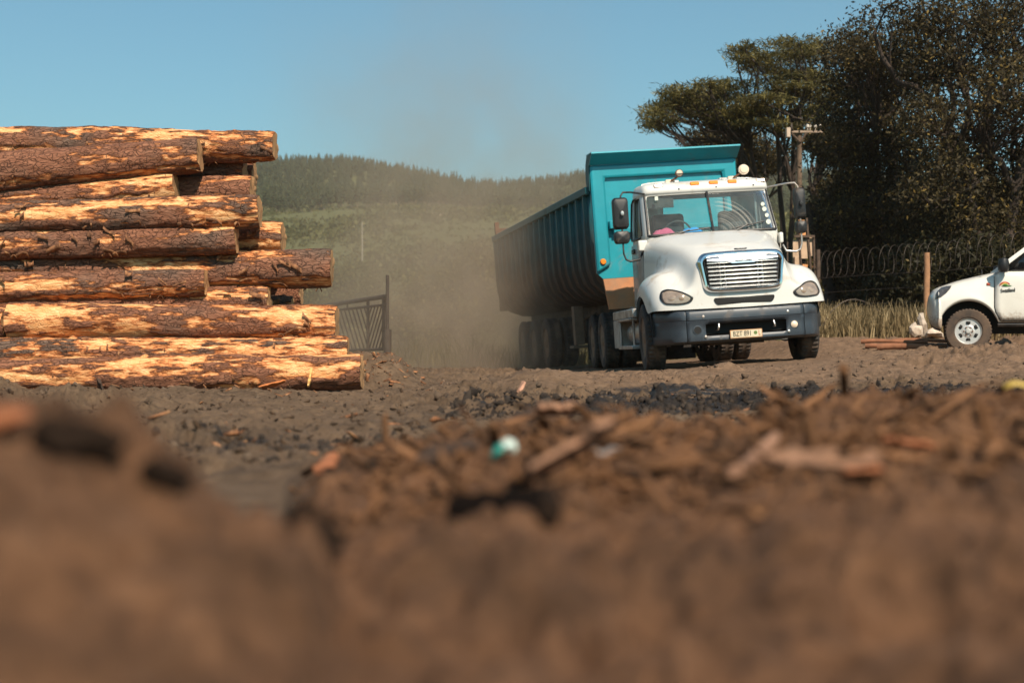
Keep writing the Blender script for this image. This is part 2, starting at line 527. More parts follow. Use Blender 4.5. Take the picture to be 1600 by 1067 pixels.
def end_material():
    t = NT('sawn_wood'); v = t.coord('Object')
    sp = t.n('ShaderNodeSeparateXYZ'); t.l(v, sp.inputs[0])
    r = t.math('SQRT', t.math('ADD', t.math('MULTIPLY', sp.outputs[1], sp.outputs[1]), t.math('MULTIPLY', sp.outputs[2], sp.outputs[2])))
    r = t.math('ADD', r, t.math('MULTIPLY', t.noise(v, 6, 3), .03))
    ring = t.math('SINE', t.math('MULTIPLY', r, 420.))
    c = t.mix(t.mapr(ring, -1, 1), (.50, .29, .14), (.34, .18, .08))
    d = t.noise(v, 9, 5)
    c = t.mix(t.mapr(d, .5, .7, 0, .6), c, (.12, .065, .035))
    t.bsdf(c, .85, 0, t.bump(d, .3, .01), .2)
    return t.mat


M_LOG, M_END = log_material(), end_material()
LOGSEED = [100]


def make_log(name, a, b, ra, rb, label, group, peel=0.0, nseg=None, cat='log', rough=1.0, cut=True):
    """log from a (right end) to b, radii in metres; peel shifts the share of bare wood"""
    LOGSEED[0] += 13; sd_ = LOGSEED[0]
    a = Vector(a); b = Vector(b); ln = (b - a).length
    nu = nseg or int(np.clip(ln / .018, 30, 330)); na = 76 if nseg is None else 22
    u = np.linspace(0, ln, nu); th = np.linspace(0, 2 * math.pi, na, endpoint=False)
    U, T = np.meshgrid(u, th, indexing='ij')
    rad = (ra + (rb - ra) * U / ln)
    cy, cz_ = np.cos(T), np.sin(T)
    s = sd_ * 3.7
    pf = fbm(U * 1.15 + s, cy * 1.3 + 5, cz_ * 1.3, seed=sd_, oct=3, gain=.5)
    pf2 = fbm(U * 3.4 + s, cy * 3.2 + 5, cz_ * 2.6, seed=sd_ + 1, oct=3, gain=.6)
    pf3 = fbm(U * 8 + s, cy * 8 + 5, cz_ * 8, seed=sd_ + 7, oct=2, gain=.6)
    pk = .41 + .50 * pf + .40 * pf2 + .22 * pf3 + peel
    lump = fbm(U * 1.6 + s, cy * 1.1, cz_ * 1.1, seed=sd_ + 2, oct=4, gain=.6)
    bk = fbm(U * 8 + s, cy * 4.5, cz_ * 4.5, seed=sd_ + 3, oct=3, gain=.6)
    bark = 1 - sstep(.47, .56, pk)
    knots = np.zeros_like(U)
    kr = np.random.default_rng(sd_)
    for k in range(int(ln * 2.2)):
        ku, kt = kr.uniform(0, ln), kr.uniform(0, 2 * math.pi)
        dt = np.angle(np.exp(1j * (T - kt))) * ra
        q = np.exp(-(((U - ku) ** 2 + dt ** 2) / .030 ** 2)); knots += q
    rr = rad * (1 + .14 * lump * rough) + bark * (.012 + .011 * bk) + knots * .016
    pk = pk + .2 * knots
    bow = .04 * np.sin(U / ln * 2.6 + sd_) * rough
    fl = 1 - .06 * np.exp(-U / .03); jag = .018 * fbm(cy * 2 + s, cz_ * 2, seed=sd_ + 5, oct=3) * np.exp(-U / .05)
    v = np.stack([U + jag, rr * fl * cy + bow, rr * fl * cz_ + .5 * bow], -1).reshape(-1, 3)
    i = np.arange(nu - 1)[:, None] * na + np.arange(na)[None]
    j = np.arange(nu - 1)[:, None] * na + (np.arange(na)[None] + 1) % na
    f = np.stack([i, j, j + na, i + na], -1).reshape(-1, 4)
    me = np_mesh(name, v, f, True, {'peel': pk.ravel()})
    o = link(name, me, M_LOG)
    dx = (b - a).normalized()
    q = Matrix((dx, Vector((0, 0, 1)).cross(dx).normalized(), dx.cross(Vector((0, 0, 1)).cross(dx).normalized()))).transposed()
    o.matrix_world = Matrix.Translation(a) @ q.to_4x4()
    tag(o, label, cat, group)
    if cut:
        for e in ((0, nu - 1) if cut == 2 else (0,)):
            ring = v.reshape(nu, na, 3)[e].copy(); c0 = ring.mean(0); off = -.002 if e == 0 else .002
            ring = c0 + (ring - c0) * .985; ring[:, 0] += off; c0 = c0 + np.array([off, 0, 0])
            vv = np.concatenate([[c0], ring]); ff = np.array([[0, 1 + (k + 1) % na, 1 + k] for k in range(na)])
            link('cut_end', np_mesh('cut_end', vv, ff), M_END, o)
    # bark curls that lift off the wood
    if nseg is None:
        fb = MB()
        for k in range(int(ln * 7.0)):
            ku = kr.uniform(.05, min(ln, 4.2)); kt = kr.uniform(-2.9, .6); L = kr.uniform(.04, .16); w_ = kr.uniform(.010, .028)
            r0 = float(ra + (rb - ra) * ku / ln) + .010
            rows = []
            dirn = kr.uniform(-.5, .5) ; lift = kr.uniform(.01, .045)
            for q_ in range(5):
                tq = q_ / 4; uu = ku + (tq - .5) * L; tt = kt + dirn * (tq - .5)
                rq = r0 + lift * (2 * tq - 1) ** 2 * (1 if kr.random() < .9 else .2)
                rows.append([(uu, rq * math.cos(tt + e * w_ / r0), rq * math.sin(tt + e * w_ / r0)) for e in (-1, 0, 1)])
            fb.grid(rows)
        lb = fb.build('loose_bark', M_CHIP, o, solid=.004, weld=False)
        lb['kind'] = 'stuff'
    return o


def chip_material():
    t = NT('bark_chip'); v = t.world()
    n = t.noise(v, 14, 5, .6); f = t.noise(v, 60, 5, .65)
    c = t.ramp(n, [(.32, (.055, .028, .016)), (.46, (.19, .085, .042)), (.58, (.36, .165, .075)), (.70, (.58, .33, .16))])
    c = t.mix(t.mapr(f, .3, .7, 0, .5), c, (.10, .052, .030))
    t.bsdf(c, .9, 0, t.bump(f, .5, .01), .2)
    return t.mat


M_CHIP = chip_material()

GL = 'sawn pine logs in the pile'
# right end (x, y, radius), left end at x=-420 (y, radius) in photo pixels; depth at right, left
LOGS = [
    (430, 229, 22, 226, 22, 14.50, 14.55, .06, 'topmost log of the pile with a blunt right end jutting into the sky'),
    (313, 244, 24, 312, 30, 14.2, 14.05, -.16, 'dark rough barked log sloping down to the left just under the topmost log'),
    (384, 265, 20, 268, 20, 14.75, 14.8, .0, 'short showing log end with pale torn face tucked beneath the topmost log'),
    (399, 279, 23, 285, 22, 15.05, 15.1, -.1, 'shaded brown log end behind the pale torn face under the topmost log'),
    (276, 296, 21, 345, 20, 14.22, 14.2, .14, 'peeled yellow log ending between the dark sloping log and the thick log below'),
    (396, 302, 21, 312, 21, 14.5, 14.55, -.04, 'stringy reddish brown log lying behind the pale ended log high in the pile'),
    (406, 332, 23, 345, 21, 14.05, 14.0, .06, 'thick log with bright orange frayed end, fourth of the front face from the top'),
    (370, 374, 20, 386, 20, 14.05, 14.0, -.06, 'grey brown log with curled loose bark, shorter than the pale end beside it'),
    (442, 370, 21, 374, 21, 14.45, 14.5, .10, 'set back log with a square pale end over the longest upper log'),
    (518, 419, 27, 409, 27, 14.22, 14.22, .05, 'longest upper log, half peeled on top and dark furrowed bark below'),
    (321, 438, 19, 458, 21, 14.0, 14.0, .02, 'smooth reddish log with knots and a rounded end below the longest upper log'),
    (470, 456, 18, 462, 18, 14.95, 15.0, -.25, 'log in deep shadow beneath the longest upper log'),
    (420, 468, 21, 492, 21, 14.14, 14.14, .02, 'torn brown log ending in the dark gap over the big mid log'),
    (457, 480, 17, 490, 17, 14.75, 14.8, -.12, 'small brown log stub peeping out behind the torn brown log'),
    (526, 505, 25, 506, 25, 13.97, 13.97, .16, 'big mid log with cream white peeled end and a clean cut at its far end'),
    (544, 549, 20, 560, 20, 13.82, 13.85, .12, 'tapering tan log resting on the ground log, with a torn thin tip'),
    (566, 582, 25, 598, 26, 13.6, 13.6, .06, 'bottom log lying in the dirt with bark scraps along its base'),
]
for (px, py, rp, ly, lr, d1, d2, pe, lab) in LOGS:
    xl = -420 if px != 526 else 17
    if px == 526: ly = 505
    make_log('pine_log', at(px, py, d1), at(xl, ly, d2), rp * d1 / FPX * 1.08, lr * d2 / FPX * 1.10, lab, GL, pe)
make_log('pine_log', at(13, 506, 13.98), at(-560, 508, 13.98), 24 * 13.96 / FPX, 22 * 13.96 / FPX, 'pale log butted end to end against the left end of the big mid log', GL, .12, cut=2)
# the rows behind that close the gaps of the face
hid = [(360, 250, 15.2), (330, 320, 14.75), (340, 352, 14.6), (360, 398, 14.75), (400, 412, 15.1), (300, 462, 14.9), (440, 506, 14.65), (420, 530, 14.7), (470, 560, 14.8), (380, 585, 14.6), (390, 340, 15.3), (410, 440, 15.5)]
hlab = 'log deep inside the pile, glimpsed in dark gaps between front logs'
for px, py, d in hid:
    make_log('pine_log', at(px, py, d), at(-430, py + rng.uniform(-4, 4), d), .13, .13, hlab, 'logs inside the pile', -.2, nseg=40)
# ------------------------------------------------------------------ tipper truck
DUST = (.30, .19, .115)
M_WHITE = simple('white_cab_paint', (.62, .61, .57), .32, var=.04, scale=2, dirt=(.36, .27, .19), dirt_amt=.22, coat=.4, dscale=2.2)
M_DOOR = simple('dusty_shaded_white', (.44, .41, .37), .45, var=.08, scale=2, dirt=(.27, .215, .165), dirt_amt=.65, coat=.2, dscale=1.6)  # white greyed for the shaded cab side, with dust patches over it
M_CHROME = simple('chrome', (.66, .67, .69), .09, 1, var=.04)
M_ALU = simple('dull_aluminium', (.50, .49, .47), .38, .9, var=.15, dirt=(.28, .19, .12), dirt_amt=.5)
M_BUMP = simple('slate_plastic', (.032, .043, .056), .42, var=.18, scale=3, dirt=(.13, .105, .085), dirt_amt=.22)
M_BLACK = simple('black_plastic', (.012, .012, .013), .45, var=.3, dirt=(.09, .065, .045), dirt_amt=.25)
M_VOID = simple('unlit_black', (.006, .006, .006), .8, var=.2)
M_CHAS = simple('grimy_chassis', (.030, .024, .020), .8, var=.4, dirt=(.13, .085, .055), dirt_amt=.5)
M_TYRE = simple('dusty_tyre', (.026, .023, .021), .85, var=.35, scale=8, dirt=(.16, .105, .070), dirt_amt=.50, bump=.3)
M_RIM = simple('dusty_rim', (.20, .14, .10), .75, .2, var=.3, dirt=(.26, .165, .10), dirt_amt=.7)
M_TEAL = simple('teal_paint', (.012, .26, .32), .38, var=.10, scale=3, dirt=(.15, .17, .15), dirt_amt=.14, coat=.2, dscale=1.6)
def body_paint():
    t = NT('dusty_shaded_teal'); v = t.coord('Object'); sp = t.n('ShaderNodeSeparateXYZ'); t.l(v, sp.inputs[0])
    n = t.noise(t.coord('Object', (1, 1, .35)), 1.6, 7, .68, .4); f = t.noise(v, 7, 5, .65)
    c = t.mix(t.mapr(f, .3, .7), (.008, .070, .082), (.013, .105, .118))  # teal base darkened to paint in the shade on the trailer sides
    # dust thrown up by the wheels clings to the lower half
    m = t.math('ADD', t.mapr(sp.outputs[2], 3.1, 1.5, .0, 1.1), t.math('MULTIPLY', t.math('SUBTRACT', n, .5), 1.7))
    m = t.mapr(m, .15, .85, 0, .92)
    c = t.mix(m, c, t.mix(f, (.055, .033, .022), (.105, .064, .042)))
    t.bsdf(c, t.mapr(m, 0, 1, .5, .92), 0, None, .4); return t.mat


M_TEALD = body_paint()
M_PRIMER = simple('rusty_primer', (.50, .205, .085), .75, var=.16, scale=5, dirt=(.34, .20, .12), dirt_amt=.6, bump=.15)
M_AMBER = simple('amber_lens', (.80, .23, .02), .55, var=.1, spec=.2)
M_LENS = simple('grey_lens', (.38, .29, .22), .22, .35, var=.25, scale=9, coat=.6)
M_SLAT = simple('bright_slat', (.86, .86, .85), .24, 1, var=.04)
M_CREAM = simple('cream_lens', (.72, .58, .44), .25, var=.12, coat=.5)
M_TRIM = simple('cab_lining', (.055, .058, .060), .85, var=.2)
M_SEAT = simple('seat_cloth', (.030, .040, .050), .9, var=.3)
M_RUST = simple('rust', (.14, .06, .03), .85, var=.3)


def glass_material(name, tint=(.75, .88, .86), dust=.16, arc=False):
    t = NT(name); v = t.coord('Object')
    tr = t.n('ShaderNodeBsdfTransparent'); tr.inputs[0].default_value = (*tint, 1)
    gl = t.n('ShaderNodeBsdfGlossy'); gl.inputs['Roughness'].default_value = .04
    fr = t.n('ShaderNodeFresnel'); fr.inputs[0].default_value = 1.5
    m1 = t.n('ShaderNodeMixShader'); t.l(fr.outputs[0], m1.inputs[0]); t.l(tr.outputs[0], m1.inputs[1]); t.l(gl.outputs[0], m1.inputs[2])
    df = t.n('ShaderNodeBsdfDiffuse'); df.inputs[0].default_value = (.50, .47, .41, 1)
    n = t.mapr(t.noise(v, 5, 6, .7), .35, .75, dust * .5, dust * 1.5)
    if arc:
        # dust left in rings by the wiper of the far pane
        sub = t.n('ShaderNodeVectorMath', operation='SUBTRACT'); t.l(v, sub.inputs[0]); sub.inputs[1].default_value = (.14, 1.95, 2.12)
        ln = t.n('ShaderNodeVectorMath', operation='LENGTH'); t.l(sub.outputs[0], ln.inputs[0])
        rad = ln.outputs['Value']
        ring = t.n('ShaderNodeTexNoise'); ring.noise_dimensions = '1D'; ring.inputs['Scale'].default_value = 26; ring.inputs['Detail'].default_value = 3
        t.l(rad, ring.inputs['W'])
        sp = t.n('ShaderNodeSeparateXYZ'); t.l(sub.outputs[0], sp.inputs[0])
        ins = t.math('MULTIPLY', t.mapr(rad, .66, .70, 1, 0), t.mapr(sp.outputs[0], .0, .1, 0, 1))
        n = t.math('ADD', n, t.math('MULTIPLY', ins, t.mapr(ring.outputs['Fac'], .42, .72, 0, .30)))
        # light catches the circular scratches
        an = t.n('ShaderNodeBsdfAnisotropic') if False else None
    m2 = t.n('ShaderNodeMixShader'); t.l(n, m2.inputs[0]); t.l(m1.outputs[0], m2.inputs[1]); t.l(df.outputs[0], m2.inputs[2])
    t.l(m2.outputs[0], t.out.inputs[0])
    return t.mat


M_WIND = glass_material('windscreen_glass', dust=.07, arc=True)
M_GLASS = glass_material('side_glass', (.30, .34, .34), .02)

YAW, ROLL = 4.3, -3.7
truck = empty('tipper_truck', (3.42, 20.5, .20), (0, R(ROLL), R(YAW)))
tag(truck, 'white bonneted tractor truck hauling a teal ribbed tipper trailer through dust', 'truck')
T_TRUCK = Matrix.Translation((3.42, 20.5, .20)) @ Euler((0, R(ROLL), R(YAW))).to_matrix().to_4x4()


def mirror(pts):
    """half profile from the centre outwards -> full row, left to right"""
    return [(-x, y, z) for x, y, z in pts[::-1] if abs(x) > 1e-6] + list(pts)


# bonnet with wings
hst = [
    (.17, [(0, 1.67), (.40, 1.665), (.65, 1.59), (.70, 1.40), (.76, 1.21), (.88, 1.15), (1.04, 1.12), (1.17, 1.04), (1.24, .95), (1.25, .88)], .06),
    (.40, [(0, 1.76), (.44, 1.755), (.70, 1.69), (.745, 1.48), (.82, 1.32), (.95, 1.31), (1.10, 1.29), (1.23, 1.19), (1.29, 1.02), (1.30, .88)], .02),
    (.64, [(0, 1.83), (.48, 1.825), (.74, 1.76), (.78, 1.56), (.86, 1.43), (.97, 1.42), (1.12, 1.40), (1.25, 1.30), (1.31, 1.12), (1.32, .83)], 0),
    (.80, [(0, 1.87), (.51, 1.865), (.77, 1.80), (.81, 1.60), (.89, 1.48), (.99, 1.47), (1.13, 1.45), (1.26, 1.36), (1.32, 1.22), (1.33, 1.05)], 0),
    (1.2, [(0, 1.96), (.58, 1.955), (.85, 1.89), (.89, 1.68), (.93, 1.52), (1.0, 1.49), (1.13, 1.47), (1.26, 1.40), (1.32, 1.29), (1.33, 1.18)], 0),
    (1.6, [(0, 2.05), (.66, 2.045), (.94, 1.97), (.98, 1.74), (.99, 1.52), (1.03, 1.44), (1.13, 1.41), (1.25, 1.32), (1.31, 1.20), (1.32, 1.05)], 0),
    (1.78, [(0, 2.08), (.69, 2.075), (.985, 2.0), (1.02, 1.77), (1.02, 1.47), (1.04, 1.38), (1.12, 1.33), (1.23, 1.22), (1.29, 1.06), (1.30, .80)], 0),
    (2.02, [(0, 2.12), (.74, 2.115), (1.05, 2.03), (1.09, 1.80), (1.09, 1.45), (1.10, 1.28), (1.13, 1.2), (1.18, 1.08), (1.22, .95), (1.23, .74)], 0),
]


def front_y(x, z, s):
    return .02 + .055 * (z - .86) + .20 * (abs(x) / 1.26) ** 2.6


rows = []
base = hst[0][1]
for s_, dy in ((0.001, 0), (.3, 0), (.62, 0), (.86, 0), (.965, .02)):
    rows.append(mirror([(x * s_, front_y(x * s_, .86 + (z - .86) * s_, s_) + dy, .86 + (z - .86) * s_) for x, z in base]))
for y, pr, k in hst:
    rows.append(mirror([(x, y + (.11 * (x / 1.26) ** 2 if y < .3 else .06 * (x / 1.26) ** 2 if y < .5 else 0), z) for x, z in pr]))
mb = MB(); mb.grid(rows)
hood = mb.build('bonnet', M_WHITE, truck, sub=2)
bake(hood); hood.data.shade_smooth()
HB = bvh(hood)


def on_hood(x, z, off=.006, y0=-1.0):
    hit = HB.ray_cast(Vector((x, y0, z)), Vector((0, 1, 0)), 4)
    return Vector((x, (hit[0].y if hit[0] else .5) - off, z))


# headlights follow the surface of the wings
def lamp_outline(s):
    pts = [(.60, 1.02), (.66, .965), (.80, .945), (.95, .95), (1.06, .965), (1.115, 1.02), (1.11, 1.09), (1.07, 1.145), (.98, 1.165), (.86, 1.145), (.74, 1.10), (.65, 1.06)]
    out = []
    n = len(pts)
    for i in range(n):
        p0, p1, p2, p3 = (np.array(pts[(i + q) % n]) for q in (-1, 0, 1, 2))
        for t in (0, .25, .5, .75):
            out.append(.5 * ((2 * p1) + (p2 - p0) * t + (2 * p0 - 5 * p1 + 4 * p2 - p3) * t * t + (3 * p1 - p0 - 3 * p2 + p3) * t ** 3))
    return [(s * (.96 + (p[0] - .86) * .80), p[1] + .015) for p in out]


for s_ in (-1, 1):
    out = lamp_outline(s_); c = np.mean(out, 0)
    def patch(k0, k1, off, steps):
        return [[on_hood(c[0] + (p[0] - c[0]) * k, c[1] + (p[1] - c[1]) * k, off) for p in out] for k in np.linspace(k0, k1, steps)]
    mb = MB(); mb.grid(patch(1.07, .90, .012, 3), wrap=True)
    fr = mb.build('headlight', M_BLACK, truck, solid=.012, weld=False)
    mb = MB(); mb.grid(patch(.93, .02, .010, 8), wrap=True)
    mb.build('lens', M_LENS, fr, weld=False)
    for cx_, cz_, r_ in ((1.04, 1.075, .060), (.90, 1.05, .042)):
        mb = MB(); mb.grid([[on_hood(s_ * cx_ + r_ * k * math.cos(a), cz_ + r_ * k * math.sin(a), .013 + .010 * (1 - k * k)) for a in np.linspace(0, 2 * math.pi, 21)[:-1]] for k in (1, .8, .5, .05)], wrap=True)
        mb.build('reflector', M_LENS, fr, weld=False)

# grille
def bow(x): return .028 - .028 * (x / .6) ** 2


def grille_out(k):
    """rounded trapezoid, k shrinks it"""
    pts = []
    wt, wb, zt, zb, r = .625 - k, .585 - k, 1.66 - k, 1.09 + k, max(.13 - k * .6, .03)
    def arc(cx, cz, a0, a1):
        return [(cx + r * math.cos(R(a)), cz + r * math.sin(R(a))) for a in np.linspace(a0, a1, 7)]
    pts += arc(wt - r, zt - r, 0, 90)
    pts += [(x, zt + .012 * (1 - (x / wt) ** 2)) for x in np.linspace(wt - r, -wt + r, 13)[1:-1]]
    pts += arc(-wt + r, zt - r, 90, 180)
    pts += arc(-wb + r, zb + r, 180, 270)
    pts += [(x, zb - .012 * (1 - (x / wb) ** 2)) for x in np.linspace(-wb + r, wb - r, 13)[1:-1]]
    pts += arc(wb - r, zb + r, 270, 360)
    return pts


def gy(x, z): return .005 + .055 * (z - .86) + .20 * (abs(x) / 1.26) ** 2.6 - .0


gr = MB()
prof = [(-.012, .045), (.0, -.012), (.018, -.048), (.042, -.052), (.066, -.026), (.074, .03)]
gr.grid([[(x, gy(x, z) + dy, z) for x, z in grille_out(k)] for k, dy in prof], wrap=True)
grille = gr.build('grille', M_CHROME, truck, weld=False)
bk = MB(); o_ = grille_out(.075); bk.add([(x, gy(x, z) - .002, z) for x, z in o_], [tuple(range(len(o_)))])
bk.build('radiator_mesh', M_VOID, grille)
for i in range(7):
    z = 1.165 + i * .059
    wd = .575 - .085 + (.06 * (z - 1.045) / .6 * .6)
    sl = MB(); xs = np.linspace(-wd, wd, 25)
    sec = [(-.004, -.016), (-.028, -.014), (-.035, -.008), (-.020, .008), (.0, .017)]
    sl.grid([[(x, gy(x, z) - .012 - bow(x) + a, z + b) for a, b in sec] for x in xs])
    sl.build('slat', M_SLAT, grille, weld=False)
for x in (-.33, -.26, .22, .29):
    b = MB(); b.tube([(x, gy(x, 1.1) - .006, 1.09), (x, gy(x, 1.5) - .006, 1.53)], .010, 8)
    b.build('upright', M_ALU, grille)
# name plate: a wide chrome bar that dips in the middle
pl = MB(); top, bot = [], []
for x in np.linspace(-.52, .52, 33):
    top.append((x, gy(x, 1.57) - .040 - bow(x), 1.592 + .008 * (1 - (x / .52) ** 2)))
    dip = 1.525 - .032 * (1 - sstep(.16, .23, abs(x))) + .02 * sstep(.3, .52, abs(x))
    bot.append((x, gy(x, 1.52) - .066 - bow(x), float(dip)))
pl.grid([[(a[0], a[1] + .03, a[2] + .01) for a in top], top, [((a[0] + b[0]) / 2, (a[1] + b[1]) / 2 - .008, (a[2] + b[2]) / 2) for a, b in zip(top, bot)], bot, [(a[0], a[1] + .03, a[2]) for a in bot]])
plate_ = pl.build('name_bar', M_SLAT, grille, weld=False)
text_mesh('FREIGHTLINER', 'lettering', M_BLACK, .050, Matrix.Translation((0, gy(0, 1.53) - .098, 1.530)) @ Euler((R(90), 0, 0)).to_matrix().to_4x4(), plate_, scale_x=.78, bold=.0005)
# emblem handle over the grille, slot below
hd = MB(); hd.tube([(-.085, .085, 1.705), (-.06, .045, 1.70), (.06, .045, 1.70), (.085, .085, 1.705)], .011, 8)
hd.build('bonnet_handle', M_BLACK, truck)
sl = MB()
slot = [(x, z) for x, z in rrect(.46, .050, .042, 6, 0, .962)]
slot = [(x * (1 - .10 * (.962 + .050 - z) / .10), z) for x, z in slot]
cS = (0, .962)
sl.grid([[on_hood(cS[0] + (x - cS[0]) * k, cS[1] + (z - cS[1]) * k, .012) for x, z in slot] for k in (1, .8, .6, .4, .2, .01)], wrap=True)
sl.build('air_slot', M_VOID, truck, weld=False)

# bumper
def bump_y(x):
    a = abs(x)
    y = .05 * (a / .9) ** 2
    if a > .88: y += .62 * ((a - .88) / .38) ** 2.2
    return y


def bump_section(zs, x):
    return [(x, bump_y(x) + dy, z) for z, dy in zs]


full = [(.37, .16), (.385, .06), (.41, .012), (.475, 0), (.56, .012), (.645, .012), (.70, -.004), (.705, .006), (.715, -.004), (.79, -.004), (.83, .012), (.85, .06), (.855, .14)]
xs_out = [.86, .865, .88, .94, 1.0, 1.06, 1.11, 1.16, 1.20, 1.235, 1.255]
xs_mid = list(np.linspace(-.86, .86, 33))
bm_ = MB()
rows = [bump_section(full, x) for x in xs_mid]
opening = lambda i, k: (4 <= k <= 5 and -.63 < (xs_mid[i] + xs_mid[i + 1]) / 2 < .63)
bm_.grid(rows, skip=lambda i, k: 3 <= k < 5 and -.60 < (xs_mid[i] + xs_mid[i + 1]) / 2 < .60)
bumper = bm_.build('bumper', M_BUMP, truck, solid=.006, weld=False)
for s_ in (-1, 1):
    e = MB(); e.grid([bump_section(full, s_ * (x + .008)) for x in xs_out])
    e.build('end_cap', M_BUMP, bumper, solid=.006, weld=False)
    # lamp sockets and tow eyes
    q = MB(); q.lathe([(.054, -.014), (.068, -.012), (.070, .06), (.054, .06)], (s_ * .71, bump_y(.71) + .012, .565), 'y', 24, close=True)
    q.build('lamp_socket', M_BUMP, bumper)
    if s_ > 0:
        q = MB(); q.lathe([(.0, -.022), (.03, -.019), (.05, -.004), (.055, .02)], (s_ * .71, bump_y(.71) + .005, .565), 'y', 24)
        tag(q.build('fog_lamp', M_CREAM, bumper), 'cream fog lamp')
    else:
        q = MB(); q.lathe([(.056, -.004), (.0, -.003)], (s_ * .71, bump_y(.71) + .005, .565), 'y', 24)
        tag(q.build('lamp_hole', M_VOID, bumper), 'empty lamp hole')
    q = MB(); q.lathe([(.018, .0), (.018, .05), (.04, .06)], (s_ * .41, .02, .60), 'x', 8)
    q = MB(); q.tube([(s_ * .40, .10, .64), (s_ * .405, .0, .63), (s_ * .41, -.01, .59), (s_ * .415, .0, .56), (s_ * .42, .10, .55)], .014, 8)
    q.build('tow_eye', M_ALU, bumper)
    for bx, bz in (((.62, .755), (.62, .47)) if s_ > 0 else ((.62, .755), (.60, .465))):
        q = MB(); q.lathe([(.020, .004), (.020, -.008), (.011, -.012), (.0, -.010)], (s_ * bx, bump_y(bx) - .002, bz), 'y', 14)
        q.build('bolt', M_ALU, bumper)
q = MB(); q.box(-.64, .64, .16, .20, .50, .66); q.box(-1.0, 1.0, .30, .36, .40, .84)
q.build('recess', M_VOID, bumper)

M_PLATE = simple('plate_yellow', (.60, .52, .37), .5, var=.08, dirt=(.45, .30, .15), dirt_amt=.35, dscale=9)
M_PFRAME = simple('plate_frame', (.42, .22, .10), .6, var=.2)
M_INK = simple('plate_ink', (.02, .018, .015), .6)
px_, pz_ = -.02, .475
q = MB(); q.prism(rrect(.235, .060, .012, 4, px_, pz_), 'y', -.030, -.018)
npl = q.build('number_plate', M_PFRAME, truck)
q = MB(); q.prism(rrect(.224, .050, .008, 4, px_, pz_), 'y', -.033, -.026)
q.build('plate_face', M_PLATE, npl)
RX = Euler((R(90), 0, 0)).to_matrix().to_4x4()
text_mesh('BZT 891', 'lettering', M_INK, .104, Matrix.Translation((px_ - .058, -.0345, pz_)) @ RX, npl, scale_x=.74, bold=.0003)
text_mesh('L', 'lettering', simple('plate_red', (.45, .10, .04), .6), .104, Matrix.Translation((px_ + .192, -.0345, pz_)) @ RX, npl, scale_x=.6, bold=.0012)
q = MB(); q.lathe([(.0, -.002), (.026, -.002), (.026, .002)], (px_ + .135, -.0335, pz_ + .006), 'y', 20)
tag(q.build('emblem', simple('plate_green', (.10, .16, .04), .6), npl), 'round green emblem')

CAB_FROM = set(truck.children_recursive)
# cab shell: rings of the half outline, front centre to rear centre
def ring(z, yf, sx, yr=3.12, w=1.07):
    h = [(0, yf), (.45, yf + .012), (.88, yf + .05), (.955, yf + .075), (1.005, yf + .12), (1.03, yf + .26), (1.045, yf + .34), (1.07, 2.88), (1.075, 2.96 if yr > 3 else yr - .08), (1.06, yr - .03), (.97, yr), (.56, yr), (.50, yr), (0, yr)]
    return [(x * sx, y, z) for x, y in h]


def full_ring(h):
    return h + [(-x, y, z) for x, y, z in h[-2:0:-1]]


rings = [full_ring(ring(*a)) for a in ((.74, 2.02, .985), (1.4, 2.02, 1.0), (1.92, 2.01, 1.0), (2.0, 1.995, 1.0), (2.03, 2.005, 1.0), (2.075, 2.03, .998), (2.57, 2.325, .967), (2.615, 2.35, .963), (2.64, 2.345, .963), (2.665, 2.31, .965), (2.76, 2.32, .955), (2.83, 2.39, .94), (2.875, 2.55, .88), (2.895, 2.75, .70, 2.95), (2.90, 2.85, .30, 2.88))]
NR = len(rings[0])


def cab_skip(i, k):
    kk = k if k < NR // 2 else NR - 1 - k
    if 4 <= i <= 6 and kk in (0, 1, 2): return True     # windscreen
    if 4 <= i <= 6 and kk in (5, 6, 7): return True     # door window
    if 4 <= i <= 6 and kk in (11, 12): return True      # rear window
    return False


q = MB(); q.grid(rings, skip=cab_skip, wrap=True)
cab = q.build('cab', M_WHITE, truck, sub=2)
md = cab.modifiers.new('t', 'SOLIDIFY'); md.thickness = .03; md.offset = -1
bake(cab); cab.data.shade_smooth()
# glass
def lerp3(a, b, t): return tuple(a[i] + (b[i] - a[i]) * t for i in range(3))


lo, hi = ring(2.02, 2.02, 1.0), ring(2.64, 2.355, .965)
def pane(idx, off):
    out = []
    for t in np.linspace(-.06, 1.03, 7):
        row = []
        for a in idx:
            p = lerp3(lo[int(a)], hi[int(a)], t) if a == int(a) else lerp3(lerp3(lo[int(a)], lo[int(a) + 1], a % 1), lerp3(hi[int(a)], hi[int(a) + 1], a % 1), t)
            row.append((p[0] + off[0], p[1] + off[1], p[2] + off[2]))
        out.append(row)
    return out


g = pane([0, .5, 1, 1.5, 2, 2.5, 3, 3.2], (0, .018, 0))
q = MB(); q.grid([[(-x, y, z) for x, y, z in r[::-1]][:-1] + r for r in g])
wind = q.build('windscreen', M_WIND, truck, weld=False)
q = MB()
for s_ in (-1, 1):
    pass
q.tube([(0, 2.012, 2.03), (0, 2.175, 2.33), (0, 2.335, 2.63)], .021, 8)
q.build('centre_post', M_BLACK, wind)
